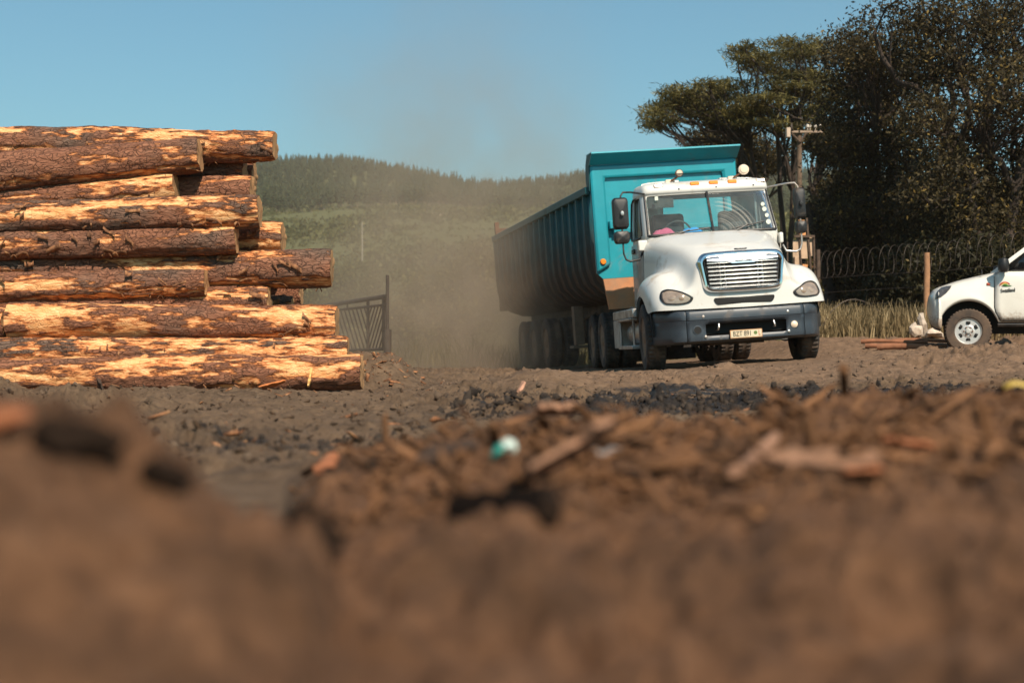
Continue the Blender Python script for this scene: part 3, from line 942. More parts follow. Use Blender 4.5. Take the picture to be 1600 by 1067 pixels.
# black rubber around the glass
q = MB(); e_ = [(-x, y, z) for x, y, z in g[0][::-1]][:-1] + g[0]
outl = [(x, y - .014, z + .035) for x, y, z in e_]
tp = [(-x, y, z) for x, y, z in g[-1][::-1]][:-1] + g[-1]
outl2 = [(x, y - .014, z - .012) for x, y, z in tp]
loop = outl + outl2[::-1] + [outl[0]]
q.tube(loop, .019, 8, cap=False)
q.build('seal', M_BLACK, wind)
for s_, xa, xb in ((0, -.10, -.62), (1, .82, .22)):
    w_ = MB()
    def wy(x, z): return 2.005 + (z - 2.02) * .55 + .10 * max(0, abs(x) - .3)
    p0 = (xb if s_ else xb, 1.99, 2.015); 
    if s_ == 0: A, B = (-.66, 2.03), (-.06, 2.085)
    else: A, B = (.28, 2.05), (.80, 2.14)
    w_.tube([(A[0], wy(A[0], A[1]) - .03, A[1]), (B[0], wy(B[0], B[1]) - .015, B[1])], .010, 6)
    w_.tube([((A[0] + B[0]) / 2 - .22, 1.985, 2.012), ((A[0] + B[0]) / 2, wy((A[0] + B[0]) / 2, 2.07) - .035, (A[1] + B[1]) / 2 + .012)], .011, 6)
    w_.build('wiper', M_BLACK, truck)
M_STICK = simple('licence_paper', (.62, .66, .58), .6, var=.2, scale=30)
for i, (x, z, r_) in enumerate(((.855, 2.40, .030), (.865, 2.325, .034), (.885, 2.23, .030), (.89, 2.13, .036))):
    y = 2.02 + (z - 2.02) * .54 + .052 + .1 * (x - .78)
    q = MB(); q.lathe([(.0, 0), (r_, 0), (r_, .003), (0, .003)], (x - .02, y - .020, z), 'y', 20)
    q.build('licence_disc', M_STICK, wind)
q = MB(); q.box(-.80, -.75, 2.31, 2.314, 2.545, 2.60); q.build('window_sticker', M_STICK, wind)

# doors, side windows
for s_ in (-1, 1):
    d = MB()
    lo_, hi_ = ring(2.02, 2.02, 1.0), ring(2.64, 2.355, .965)
    gg = [[(s_ * (lerp3(lo_[k], hi_[k], t)[0] - .022), lerp3(lo_[k], hi_[k], t)[1], lerp3(lo_[k], hi_[k], t)[2]) for k in (3.6, 4, 4.5, 5, 5.5, 6) for lo_[int(k)] in [lo_[int(k)]]] for t in (0, 1)] if False else None
    a = [(1.005, 2.30, 2.03), (1.03, 2.44, 2.03), (1.065, 2.97, 2.03)]; b = [(.965, 2.62, 2.63), (.995, 2.72, 2.63), (1.025, 2.97, 2.63)]
    d.grid([[(s_ * (x - .028), y, z) for x, y, z in r] for r in ([lerp3(p, p2, -.04) for p, p2 in zip(a, b)], [lerp3(p, p2, .5) for p, p2 in zip(a, b)], b)])
    pn = MB(); pn.grid([[(s_ * x, y, z) for x, y, z in ((1.052, 2.20, z_), (1.066, 2.45, z_), (1.085, 3.02, z_))] for z_ in (.80, 1.35, 1.95)])
    door = pn.build('door', M_DOOR, truck, solid=.016, bevel=.006, weld=False)
    sw = d.build('side_window', M_GLASS, door, weld=False)
    fr = MB(); fr.tube([(s_ * 1.03, 2.33, 2.02), (s_ * 1.055, 2.45, 2.015), (s_ * 1.085, 2.95, 2.02), (s_ * 1.09, 2.99, 2.08), (s_ * 1.052, 2.99, 2.56), (s_ * 1.035, 2.94, 2.62), (s_ * .985, 2.66, 2.635), (s_ * .98, 2.60, 2.60), (s_ * 1.03, 2.33, 2.05)], .016, 6)
    fr.build('window_seal', M_BLACK, door, weld=False)
    h = MB(); h.box(s_ * 1.085, s_ * 1.115, 2.72, 2.94, 1.83, 1.90); h.build('handle', M_BLACK, door, bevel=.01)
    v_ = MB(); v_.prism(rrect(.035, .10, .03, 4, 2.86, 1.02), 'x', s_ * 1.072, s_ * 1.10); v_.build('grab_slot', M_VOID, door)
    # corner block of the mirror arm
    b_ = MB(); b_.box(s_ * 1.0, s_ * (1.15 if s_ < 0 else 1.06), 2.02, 2.18, 1.82, 1.97); b_.build('mirror_bracket', M_WHITE, truck, bevel=.02)
    # mirror arm and two housings
    m = MB(); m.tube([(s_ * .95, 2.36, 2.66), (s_ * 1.20, 2.22, 2.69), (s_ * 1.36, 2.14, 2.685), (s_ * 1.41, 2.12, 2.62), (s_ * 1.42, 2.10, 2.1), (s_ * 1.42, 2.10, 1.80), (s_ * 1.38, 2.10, 1.71), (s_ * 1.30, 2.10, 1.68), (s_ * 1.12, 2.12, 1.70), (s_ * 1.07, 2.14, 1.80)], .017, 10)
    arm = m.build('mirror_arm', M_BLACK if s_ < 0 else M_ALU, truck)
    for z0, hz_, ww in ((2.37, .225, .145 if s_ < 0 else .10), (2.03, .085, .145 if s_ < 0 else .10)):
        c_ = MB(); o1 = rrect(ww, hz_, .06, 6, s_ * 1.43, z0)
        cc = (s_ * 1.43, z0)
        rr_ = [[(cc[0] + (x - cc[0]) * k, y, cc[1] + (z - cc[1]) * k) for x, z in o1] for k, y in ((.02, 2.03), (.6, 2.035), (.88, 2.05), (.98, 2.08), (1, 2.12), (1, 2.19))]
        c_.grid(rr_, wrap=True)
        c_.add([p for p in rr_[-1]], [tuple(range(len(o1)))])
        hs = c_.build('mirror_housing', M_BLACK, arm)
        g_ = MB(); g_.add([(cc[0] + (x - cc[0]) * .94, 2.194, cc[1] + (z - cc[1]) * .94) for x, z in o1], [tuple(range(len(o1)))]); g_.build('mirror_glass', M_CHROME, hs)
    c_ = MB(); c_.lathe([(.0, -.05), (.03, -.045), (.038, -.01), (.035, .04)], (s_ * 1.42, 2.02, 2.36), 'y', 16); c_.build('clamp', M_ALU if s_ < 0 else M_BLACK, arm)

# roof fittings
CBV = bvh(cab)
def on_roof(x, z, off=.0):
    hit = CBV.ray_cast(Vector((x, 0, z)), Vector((0, 1, 0)), 5)
    return Vector((x, (hit[0].y if hit[0] else 2.4) - off, z))


for i, x in enumerate((-.72, -.17, .12, .41, .86)):
    c0 = on_roof(x, 2.795); m_ = M_AMBER if 0 < i < 4 else M_LENS
    q = MB(); q.box(x - .068, x + .068, c0.y - .030, c0.y + .05, 2.755, 2.825, rot=(R(-16), 0, 0))
    l_ = q.build('marker_light', m_, truck, bevel=.014)
    tag(l_, 'amber marker light' if 0 < i < 4 else 'clear marker light')
for x, z in ((-.45, 2.86), (-.42, 2.715), (.28, 2.86), (.15, 2.715), (.66, 2.84), (.73, 2.715)):
    c0 = on_roof(x, z); q = MB(); q.lathe([(.014, .01), (.014, -.006), (0, -.009)], c0, 'y', 10); q.build('roof_bolt', M_BLACK, truck)
for x, facing in ((-.47, False), (.50, True)):
    q = MB(); q.box(x - .09, x + .05, 2.62, 2.74, 2.86, 2.925)
    bkt = q.build('lamp_bracket', M_CREAM, truck, bevel=.012)
    ax = 'y'
    q = MB(); q.tube([(x - .01, 2.60, 2.90), (x + .06, 2.56, 2.935), (x + .10, 2.55, 2.97)], .016, 8); q.build('arm', M_RUST, bkt)
    cx_ = x + (.14 if facing else .11); r_ = .080 if facing else .058
    q = MB(); q.lathe([(.0, -.05), (r_ * .7, -.045), (r_ * .96, -.02), (r_, .0), (r_ * .92, .03), (r_ * .5, .075), (.0, .09)], (cx_, 2.55, 3.01), 'y', 28)
    wl = q.build('work_lamp', M_CREAM, bkt)
    q = MB(); q.lathe([(r_ * .97, -.03), (r_ * 1.06, -.012), (r_ * 1.02, .02)], (cx_, 2.55, 3.01), 'y', 28); q.build('lamp_rim', M_RUST if not facing else M_CREAM, wl)
    if not facing:
        q = MB(); q.box(cx_ - .05, cx_ + .05, 2.49, 2.505, 2.985, 3.0); q.build('lamp_strip', M_BLACK, wl)

# inside of the cab
q = MB(); q.box(-.88, .88, 2.14, 2.55, 1.55, 2.0); q.build('dashboard', M_TRIM, truck, bevel=.05)
q = MB(); q.box(-.93, .93, 2.45, 3.0, 2.60, 2.63); q.box(-.9, -.5, 2.42, 2.45, 2.44, 2.60); q.build('headlining', M_TRIM, truck)
for x in (-.52, .52):
    q = MB(); q.box(x - .25, x + .25, 2.82, 2.98, 1.75, 2.38); q.box(x - .25, x + .25, 2.55, 2.95, 1.5, 1.75)
    st = q.build('seat', M_SEAT, truck, bevel=.06)
q = MB()
for k in range(1):
    c_ = Vector((-.47, 2.44, 2.04)); ax_ = Euler((R(-62), 0, 0)).to_matrix()
    pts = [c_ + ax_ @ Vector((.215 * math.cos(a), 0 if False else .215 * math.sin(a) , 0)) for a in np.linspace(0, 2 * math.pi, 29)]
    q.tube(pts, .014, 8, cap=False)
    q.tube([c_ + ax_ @ Vector((-.21, 0, 0)), c_ + ax_ @ Vector((.21, 0, 0))], .012, 6)
q.build('steering_wheel', M_TRIM, truck)
q = MB(); q.tube([(-.30, 2.30, 2.0), (-.31, 2.30, 2.57)], .0, 6) if False else None
q = MB(); q.tube([(.80, 2.52, 1.9), (.80, 2.60, 2.6)], .022, 8); q.build('grab_rail', M_ALU, truck)

# the cab is a touch wider and taller than first laid out
def cab_fit(p):
    a = abs(p.x); s_ = 1 if p.x >= 0 else -1
    x = a * 1.06 if a < 1.1 else 1.166 + (a - 1.1) * .85
    return Vector((s_ * x + .055, p.y, p.z + float(np.interp(p.z, [.74, 1.9, 2.03, 2.6, 2.9], [0, .06, .09, .15, .12]))))


bpy.context.view_layer.update()
for o_ in truck.children_recursive:
    if o_ in CAB_FROM or o_.type != 'MESH': continue
    for v_ in o_.data.vertices: v_.co = cab_fit(v_.co)

# tractor chassis
q = MB()
for s_ in (-1, 1): q.box(s_ * .43 - .045, s_ * .43 + .045, .45, 7.7, .72, .98)
q.box(-.42, .42, .7, 2.0, .33, 1.2); q.box(-.75, .75, .85, .95, .40, .62); q.box(-.45, .45, 7.4, 7.7, .65, .98)
q.box(-.95, .95, 1.12, 1.28, .36, .54); q.box(-.9, .9, 5.52, 5.68, .42, .62); q.box(-.9, .9, 6.9, 7.06, .42, .62); q.box(-.36, .36, .25, .6, .42, .62)
q.build('chassis', M_CHAS, truck)
for s_ in (-1, 1):
    q = MB(); q.box(s_ * 1.03 - .30, s_ * 1.03 + .30, 7.62, 7.64, .16, .95); q.build('mudflap', M_BLACK, truck)
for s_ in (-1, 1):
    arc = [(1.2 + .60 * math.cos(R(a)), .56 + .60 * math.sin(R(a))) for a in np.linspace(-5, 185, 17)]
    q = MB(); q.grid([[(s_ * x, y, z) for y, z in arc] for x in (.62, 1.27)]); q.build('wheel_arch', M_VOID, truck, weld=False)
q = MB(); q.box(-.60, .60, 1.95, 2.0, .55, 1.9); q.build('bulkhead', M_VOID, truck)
q = MB(); q.box(-1.05, .95, 8.3, 8.9, .05, .98); q.build('dark_gap_filler', M_CHAS, truck, bevel=.02)  # added block that closes the gap under the trailer so it reads dark
q = MB(); q.lathe([(.42, 0), (.50, .02), (.50, .10), (.1, .12)], (0, 5.6, .98), 'z', 24); q.build('fifth_wheel', M_CHAS, truck)

# step box and tank on each side
for s_ in (-1, 1):
    S = lambda a, b: (min(s_ * a, s_ * b), max(s_ * a, s_ * b))
    q = MB(); x0, x1 = S(.62, 1.30); q.box(x0, x1, 2.15, 4.25, .84, .985)
    tk = q.build('step_box', M_ALU, truck, bevel=.015)
    q = MB(); q.box(x0, x1, 3.66, 4.25, .36, .835); q.build('side_locker', simple('dusty_white_panel', (.46, .42, .36), .55, var=.1, dirt=(.30, .20, .13), dirt_amt=.5), tk, bevel=.012)
    q = MB(); x0, x1 = S(.70, 1.33); q.box(x0, x1, 2.20, 3.66, .80, .835); q.box(x0, x1, 2.20, 3.62, .34, .40); q.build('step', M_ALU, tk, bevel=.008)
    q = MB(); q.tube([(s_ * 1.28, 2.24, .40), (s_ * 1.28, 2.24, .80)], .02, 8); q.tube([(s_ * 1.28, 3.6, .40), (s_ * 1.28, 3.6, .80)], .02, 8); q.build('step_post', M_ALU, tk)
    q = MB(); q.lathe([(.0, 0), (.17, .005), (.205, .04), (.205, 1.26), (.17, 1.30), (0, 1.305)], (s_ * .98, 2.28, .60), 'y', 28); q.build('air_tank', M_ALU, tk)
    q = MB(); q.tube([(s_ * 1.24, 2.2, .99), (s_ * 1.26, 2.5, 1.01), (s_ * 1.25, 2.8, .93), (s_ * 1.1, 3.0, .75)], .013, 6); q.build('hose', M_BLACK, tk)


# wheels
def tyre_mesh(r, wd, treads=46, tag_='tyre', n=56):
    """tread blocks are raised around the circumference; axis x, centred"""
    h = wd / 2
    prof = [(r * .56, -h * .80), (r * .62, -h * .96), (r * .78, -h * 1.0), (r * .92, -h * .96), (r * .975, -h * .86), (r, -h * .72), (r, -h * .22), (r * .975, -h * .16), (r * .975, h * .16), (r, h * .22), (r, h * .72), (r * .975, h * .86), (r * .92, h * .96), (r * .78, h), (r * .62, h * .96), (r * .56, h * .80)]
    nseg = treads * 2
    vs, fs = [], []
    for i, (rr_, hh) in enumerate(prof):
        for k in range(nseg):
            a = 2 * math.pi * (k + (.35 if hh > 0 else 0)) / nseg
            q_ = rr_ - (.018 if (k % 2 == 0 and rr_ > r * .96 and abs(hh) > h * .2) else 0)
            vs.append((hh, q_ * math.cos(a), q_ * math.sin(a)))
    for i in range(len(prof) - 1):
        for k in range(nseg):
            fs.append((i * nseg + k, i * nseg + (k + 1) % nseg, (i + 1) * nseg + (k + 1) % nseg, (i + 1) * nseg + k))
    return vs, fs


def rim_mb(r, h, side, deep):
    q = MB(); d = side
    q.lathe([(r * .60, d * h * .78), (r * .57, d * h * .86), (r * .54, d * h * .78), (r * .51, d * h * .2), (r * .40, d * (h * .2 - deep)), (r * .22, d * (h * .2 - deep)), (r * .21, d * (h * .2 + .08)), (r * .12, d * (h * .2 + .11)), (0, d * (h * .2 + .115))], (0, 0, 0), 'x', 32)
    for k in range(10):
        a = 2 * math.pi * k / 10
        q.lathe([(.018, d * (h * .2 - deep - .0)), (.018, d * (h * .2 - deep + .035)), (0, d * (h * .2 - deep + .037))], (0, r * .31 * math.cos(a), r * .31 * math.sin(a)), 'x', 6)
    return q


TY = {}
def wheel(parent, x, y, r, wd, dual, xf=None, steer=0.0, name='wheel'):
    s_ = 1 if x > 0 else -1
    m = Matrix.Translation((x, y, r - .015)) @ Euler((0, 0, R(steer))).to_matrix().to_4x4()
    if xf is not None: m = xf @ m
    wv = empty(name); wv.parent = parent; wv.matrix_local = m
    key = (r, wd)
    for j in range(2 if dual else 1):
        off = 0 if j == 0 else -s_ * (wd + .05)
        vs, fs = tyre_mesh(r, wd)
        if key not in TY:
            q = MB(); q.add(vs, fs); t_ = q.build('tyre', M_TYRE, wv, angle=30); TY[key] = t_.data
        else:
            t_ = bpy.data.objects.new('tyre', TY[key]); COL.objects.link(t_); t_.parent = wv
        t_.location = (off, 0, 0)
    k2 = ('rim', r, wd, s_, dual)
    if k2 not in TY:
        r_ = rim_mb(r, wd / 2, s_, .10 if dual else -.02).build('rim', M_RIM, wv, angle=30); TY[k2] = r_.data
    else:
        r_ = bpy.data.objects.new('rim', TY[k2]); COL.objects.link(r_); r_.parent = wv
    return wv


for s_ in (-1, 1):
    wheel(truck, s_ * 1.165, 1.22, .52, .30, False, steer=-3)
    for y in (5.6, 6.98): wheel(truck, s_ * 1.20, y, .52, .27, True)

# ---- trailer, in its own frame behind the tractor
_w = Matrix.Translation((2.93, 25.3, .21)) @ Euler((0, R(-4.4), R(9.7))).to_matrix().to_4x4() @ Matrix.Scale(1.049, 4)
XT = T_TRUCK.inverted() @ _w
LT = 10.3
half = [(1.25, 3.04), (1.25, 2.0), (1.235, 1.75), (1.16, 1.50), (1.0, 1.32), (.75, 1.22), (.4, 1.18), (0, 1.17)]
sec = [(-x, z) for x, z in half] + [(x, z) for x, z in half[-2::-1]]
q = MB(); q.grid([[(x, y, z) for x, z in sec] for y in np.linspace(.02, LT, 18)])
body = q.build('tipper_body', M_TEALD, truck, solid=.02, xf=XT, weld=False)
# top rails
for s_ in (-1, 1):
    q = MB(); q.box(s_ * 1.28 - .06, s_ * 1.28 + .06, .10, LT, 2.96, 3.09); q.build('top_rail', M_TEALD, body, xf=XT, bevel=.015)
# ribs
for s_ in (-1, 1):
    for k in range(18):
        y = .42 + k * (LT - .55) / 17
        pts = [(x, z) for x, z in half[:7]]
        inner = [(s_ * x, z) for x, z in pts]; outer = []
        for i, (x, z) in enumerate(pts):
            a = np.array(pts[max(i - 1, 0)]); b = np.array(pts[min(i + 1, len(pts) - 1)]); t_ = (b - a) / np.linalg.norm(b - a)
            nrm = np.array([-t_[1], t_[0]]); nrm = nrm if (nrm[0] > 0 or nrm[1] < 0) else -nrm
            outer.append((s_ * (x + nrm[0] * .075), z + nrm[1] * .075))
        q = MB(); q.grid([[(x, y - .045, z) for x, z in inner], [(x, y - .030, z) for x, z in outer], [(x, y + .030, z) for x, z in outer], [(x, y + .045, z) for x, z in inner]])
        q.build('rib', M_TEALD, body, xf=XT, weld=False, angle=50)
# headboard
W = 1.27
q = MB()
q.prism([(-W, 1.62), (-W + .10, 1.52), (W - .10, 1.52), (W, 1.62), (W, 3.42), (-W, 3.42)], 'y', -.02, .03)
hb = q.build('headboard', M_TEAL, body, xf=XT)
q = MB(); q.prism([(-W, 1.62), (-W + .24, 1.75), (-W + .24, 3.20), (W - .24, 3.20), (W - .24, 1.75), (W, 1.62), (W, 3.42), (-W, 3.42)], 'y', -.10, -.022)
q.build('headboard_frame', M_TEAL, hb, xf=XT, bevel=.05)
q = MB(); q.box(-W, W, -.05, -.022, 2.30, 2.36) if False else q.box(-.95, .95, -.14, -.022, 2.26, 2.34); q.box(-1.02, -.72, -.17, -.022, 2.34, 2.47)
q.build('ledge', M_TEAL, hb, xf=XT, bevel=.01)
q = MB(); q.prism([(-W + .10, 1.515), (-W + .17, 1.0), (W - .17, 1.0), (W - .10, 1.515)], 'y', -.03, .03)
q.build('lower_panel', M_PRIMER, hb, xf=XT)
q = MB(); q.add([(-W - .02, -.10, 3.425), (W + .02, -.10, 3.425), (W + .02, -.34, 3.585), (-W - .02, -.34, 3.585)], [(0, 1, 2, 3)])
q.add([(-W - .02, -.34, 3.585), (W + .02, -.34, 3.585), (W + .02, -.33, 3.60), (-W - .02, -.33, 3.60)], [(0, 1, 2, 3)])
q.add([(-W - .02, -.33, 3.60), (W + .02, -.33, 3.60), (W + .02, .05, 3.60), (-W - .02, .05, 3.60)], [(0, 1, 2, 3)])
q.build('canopy', M_TEAL, hb, xf=XT, solid=.025, smooth=False)
for s_ in (-1, 1):
    q = MB(); q.prism([(-.30, 3.57), (.02, 3.60), (.16, 3.45), (.22, 3.20), (.16, 3.05), (-.02, 3.0), (-.06, 3.4)], 'x', s_ * W - .02, s_ * W + .02); q.build('gusset', M_TEALD, hb, xf=XT)
    q = MB(); q.lathe([(.0, -.03), (.04, -.026), (.052, -.005), (.052, .02)], (s_ * (W - .10), -.11, 1.80), 'y', 20)
    tag(q.build('side_marker', M_AMBER if s_ < 0 else M_CREAM, hb, xf=XT), 'round amber marker')
# tail
q = MB(); q.prism([(-1.26, 1.3), (1.26, 1.3), (1.26, 3.0), (-1.26, 3.0)], 'y', LT, LT + .07); tg = q.build('tailgate', M_TEALD, body, xf=XT)
q = MB()
for s_ in (-1, 1): q.box(s_ * 1.2 - .05, s_ * 1.2 + .05, LT - .1, LT + .02, 3.0, 3.42); 
q.box(-1.2, 1.2, LT - .08, LT, 3.17, 3.27)
q.build('tail_hoop', M_RUST, body, xf=XT, bevel=.01)
# trailer frame
q = MB()
for s_ in (-1, 1): q.box(s_ * .48 - .06, s_ * .48 + .06, .5, LT - .1, .86, 1.14)
for y in (1.0, 3.0, 5.0, 7.0, 9.0): q.box(-.48, .48, y - .06, y + .06, .90, 1.10)
for y in (5.0, 6.35, 7.7): q.box(-.95, .95, y - .07, y + .07, .42, .56)
for s_ in (-1, 1):
    for y in (4.4, 5.65, 7.0, 8.3): q.box(s_ * .52 - .05, s_ * .52 + .05, y - .10, y + .10, .55, .90)
q.box(-.5, .5, 9.6, 9.75, .45, .95)
q.build('trailer_frame', M_CHAS, truck, xf=XT)
for s_ in (-1, 1):
    q = MB(); q.box(s_ * .98 - .09, s_ * .98 + .09, 2.95, 3.15, .42, 1.15); q.box(s_ * .98 - .16, s_ * .98 + .16, 2.88, 3.22, .36, .41); q.tube([(s_ * .98, 3.05, .8), (s_ * .5, 3.4, 1.0)], .03, 6)
    q.build('landing_leg', simple('dusty_leg', (.17, .115, .075), .8, var=.2) if s_ < 0 else M_CHAS, truck, xf=XT, bevel=.01)
    for y in (5.0, 6.35, 7.7): wheel(truck, s_ * 1.12, y, .50, .27, True, xf=XT)

# loose things on the dashboard
def cloth(name, cx, cy, cz, rx, ry, h, col, label):
    us = np.linspace(-1, 1, 17); rows = []
    for u in us:
        row = []
        for v_ in us:
            r2 = max(abs(u), abs(v_)) 
            n = float(vnoise(u * 2.3 + cx * 9, v_ * 2.3, seed=77)) * .35 + float(vnoise(u * 5 + cx, v_ * 5, seed=78)) * .15
            zz = h * max(0, 1 - r2 ** 2.2) * (1 + n) + .004
            row.append((cx + rx * u * (1 + .18 * n), cy + ry * v_ * (1 + .2 * n), cz + zz))
        rows.append(row)
    q = MB(); q.grid(rows)
    o = q.build(name, simple(name + '_fabric', col, .9, var=.25, scale=8), None, solid=.004, weld=False, xf=None)
    o.matrix_world = T_TRUCK
    return tag(o, label, 'cloth' if 'cloth' in name else 'paper')


cloth('folded_cloth', -.70, 2.21, 2.115, .19, .10, .09, (.62, .10, .20), 'crumpled pink cloth on the dashboard behind the truck windscreen')
cloth('bright_cloth', -.26, 2.21, 2.115, .19, .09, .085, (.02, .30, .72), 'bright blue cloth on the truck dashboard beside the pink one')
q = MB(); q.box(.0 - .02 - .16, .0 + .13 - .16 + .10, 2.14, 2.27, 2.10, 2.145); o_ = q.build('paper_stack', simple('paper', (.6, .64, .62), .8, var=.1), None, bevel=.003); o_.matrix_world = T_TRUCK
tag(o_, 'flat pile of pale papers by the centre post of the truck windscreen', 'papers')
# ------------------------------------------------------------------ pickup at the right edge
def dirt_white():
    t = NT('pickup_paint'); v = t.coord('Object')
    sp = t.n('ShaderNodeSeparateXYZ'); t.l(v, sp.inputs[0])
    n = t.noise(v, 4, 7, .68); n2 = t.noise(v, 26, 6, .7)
    c = t.mix(t.mapr(t.noise(v, 2, 3), .3, .7), (.66, .63, .56), (.74, .71, .64))
    # road mud thrown up along the sills
    m = t.math('ADD', t.mapr(sp.outputs[2], .84, .44, 0, 1), t.math('MULTIPLY', t.math('SUBTRACT', n2, .5), 1.3))
    m = t.mapr(m, .45, .85, 0, .85)
    m2 = t.mapr(n, .56, .85, 0, .35)
    c = t.mix(m2, c, (.44, .34, .24)); c = t.mix(m, c, (.27, .175, .11))
    t.bsdf(c, t.mapr(m, 0, 1, .30, .85), 0, None, .5, .35)
    return t.mat


M_PICK = dirt_white()
M_DGLASS = simple('tinted_glass', (.010, .012, .014), .06, var=.1, coat=.6)
M_SILVER = simple('silver_wheel', (.58, .56, .53), .42, .45, var=.12, dirt=(.22, .14, .09), dirt_amt=.2)
M_BTYRE = simple('brown_dusty_tyre', (.055, .040, .031), .9, var=.25, scale=5, dirt=(.13, .082, .052), dirt_amt=.7, bump=.15)

PD, PK = 23.0, 23.0 / FPX
P0 = at(1445, 553, PD)
pick = empty('pickup', P0, (0, 0, R(-16.5)))
tag(pick, 'white pickup with muddy sills entering at the right edge, logo on its door', 'pickup')
HW = .88


def ptop(x): return float(np.interp(x, [0, .06, .17, .5, .89, 1.10, 1.3, 5.2], [.95, 1.02, 1.085, 1.20, 1.29, 1.33, 1.325, 1.33]))


def pbot(x, c=.67, r=.47):
    z = .40 if x < .5 else .50
    best = z
    for cx in (c, c + 3.05):
        if abs(x - cx) < r: best = max(best, .37 + math.sqrt(max(r * r - (x - cx) ** 2, 0)) * 1.04)
    return best


def psec(x, k=1.0):
    zt, zb = ptop(x), pbot(x)
    w = HW * k; fl = 0
    for cx in (.67, 3.72):
        fl = max(fl, .03 * math.exp(-((x - cx) / .42) ** 4))
    if x > 1.12:
        pts = [(0, zt - .02), (.5, zt - .02), (.78, zt - .02), (.855, zt), (.885, zt - .12), (.90, zt - .32), (.89, .78), (.895, max(.70, zb + .04)), (.87, zb)]
    else:
        pts = [(0, zt + .01), (.42, zt), (.66, zt - .03), (.79, zt - .10), (.86 + fl * .3, zt - .20), (.885 + fl * .6, min(zt - .27, max(zb + .12, .92))), (.89 + fl, max(zb + .07, .72)), (.90 + fl, zb + .03), (.86 + fl, zb)]
    return [(x, HW + s * p[0] * k, p[1]) for s in (1,) for p in pts]


def full_sec(x, k=1.0):
    h = psec(x, k)
    return [(a, 2 * HW - b, c) for a, b, c in h[::-1]][:-1] + h


xs = [.10, .16, .205, .22, .28, .36, .5, .67, .84, .98, 1.06, 1.12, 1.135, 1.16, 1.6, 2.4, 3.1, 3.25, 3.3, 3.45, 3.72, 4.0, 4.15, 4.2, 4.3, 5.0, 5.15]
rows = []
h0 = full_sec(.10)
c0 = np.array([.10, HW, .72])
for k, dx in ((.01, -.075), (.5, -.07), (.8, -.045), (.94, .0)):
    rows.append([(.10 + dx + .06 * ((p[1] - HW) / HW) ** 2 * (k), HW + (p[1] - HW) * k, .72 + (p[2] - .72) * (k if k > .5 else k)) for p in h0])
for x in xs: rows.append([(p[0] + (.16 * ((p[1] - HW) / HW) ** 4 if x < .13 else .08 * ((p[1] - HW) / HW) ** 4 if x < .18 else 0), p[1], p[2]) for p in full_sec(x)])
rows.append([(5.2, HW + (p[1] - HW) * .96, p[2]) for p in full_sec(5.15)])
q = MB(); q.grid(rows); n_ = len(rows[-1]); q.add(rows[-1], [tuple(range(n_))])
pb = q.build('body', M_PICK, pick, sub=2)
md = pb.modifiers.new('t', 'SOLIDIFY'); md.thickness = .012; md.offset = -1
bake(pb); pb.data.shade_smooth(); PB = bvh(pb)


def on_side(x, z, off=.004):
    hit = PB.ray_cast(Vector((x, -2, z)), Vector((0, 1, 0)), 4)
    return Vector((x, (hit[0].y if hit[0] else 0.0) - off, z))


# door skin on the near side with its seams
for side in (0,):
    q = MB(); zs = np.linspace(.53, 1.30, 12)
    def dx0(z): return 1.075 + (.10 * max(0, (.72 - z) / .2) ** 1.3 if z < .72 else 0)
    q.grid([[on_side(x, z, .007) for x in np.linspace(dx0(z), 2.2, 14)] for z in zs])
    dr = q.build('door', M_PICK, pick, solid=.008, weld=False)
    sm = MB(); sm.tube([on_side(dx0(z) - .008, z, .003) for z in zs], .006, 6)
    sm.tube([on_side(x, .522, .003) for x in np.linspace(dx0(.53), 2.2, 12)], .006, 6)
    sm.build('door_seam', M_VOID, dr, weld=False)
    h = MB(); h.box(1.95, 2.12, -.05, .0, 1.12, 1.16); h.build('handle', M_BLACK, dr, bevel=.01)
# repeater, headlight, grille side, bumper cover line
q = MB(); q.grid([[on_side(x, z, .010) for x in np.linspace(.95, 1.005, 4)] for z in np.linspace(1.095, 1.135, 3)])
q.build('side_repeater', simple('red_lens', (.32, .055, .02), .3, var=.1), pick, solid=.008, weld=False)
out = [(.052, .885), (.050, .98), (.11, 1.075), (.20, 1.095), (.29, 1.10), (.285, 1.05), (.24, .98), (.16, .91)]
cc = np.mean(out, 0)
for s_ in (0, 1):
    q = MB()
    def hp(x, z):
        hit = PB.ray_cast(Vector((x - .25, -1.2, z)), Vector((.28, 1, 0)).normalized(), 4)
        p = hit[0] if hit[0] else Vector((x, .05, z))
        n_h = hit[1] if hit[0] else Vector((-.5, -.8, 0))
        if n_h.dot(Vector((.28, 1, 0))) > 0: n_h = -n_h
        p = p + n_h * .008
        return p if s_ == 0 else Vector((p.x, 2 * HW - p.y, p.z))
    dens = []
    for i in range(len(out)):
        a, b = out[i], out[(i + 1) % len(out)]
        dens += [(a[0] + (b[0] - a[0]) * t, a[1] + (b[1] - a[1]) * t) for t in (0, .33, .66)]
    q.grid([[hp(cc[0] + (x - cc[0]) * k, cc[1] + (z - cc[1]) * k) for x, z in dens] for k in (1, .7, .4, .05)], wrap=True)
    q.build('headlight', simple('smoky_lens', (.085, .08, .075), .15, .3, var=.4, scale=14, coat=.8), pick, weld=False)
# wheel wells, chassis
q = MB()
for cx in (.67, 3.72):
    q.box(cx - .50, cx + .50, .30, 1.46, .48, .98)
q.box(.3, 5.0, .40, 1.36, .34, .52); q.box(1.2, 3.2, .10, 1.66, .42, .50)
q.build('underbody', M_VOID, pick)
q = MB(); q.tube([(1.12, .06, .47), (3.2, .06, .47)], .04, 8); q.build('side_step', M_BLACK, pick)
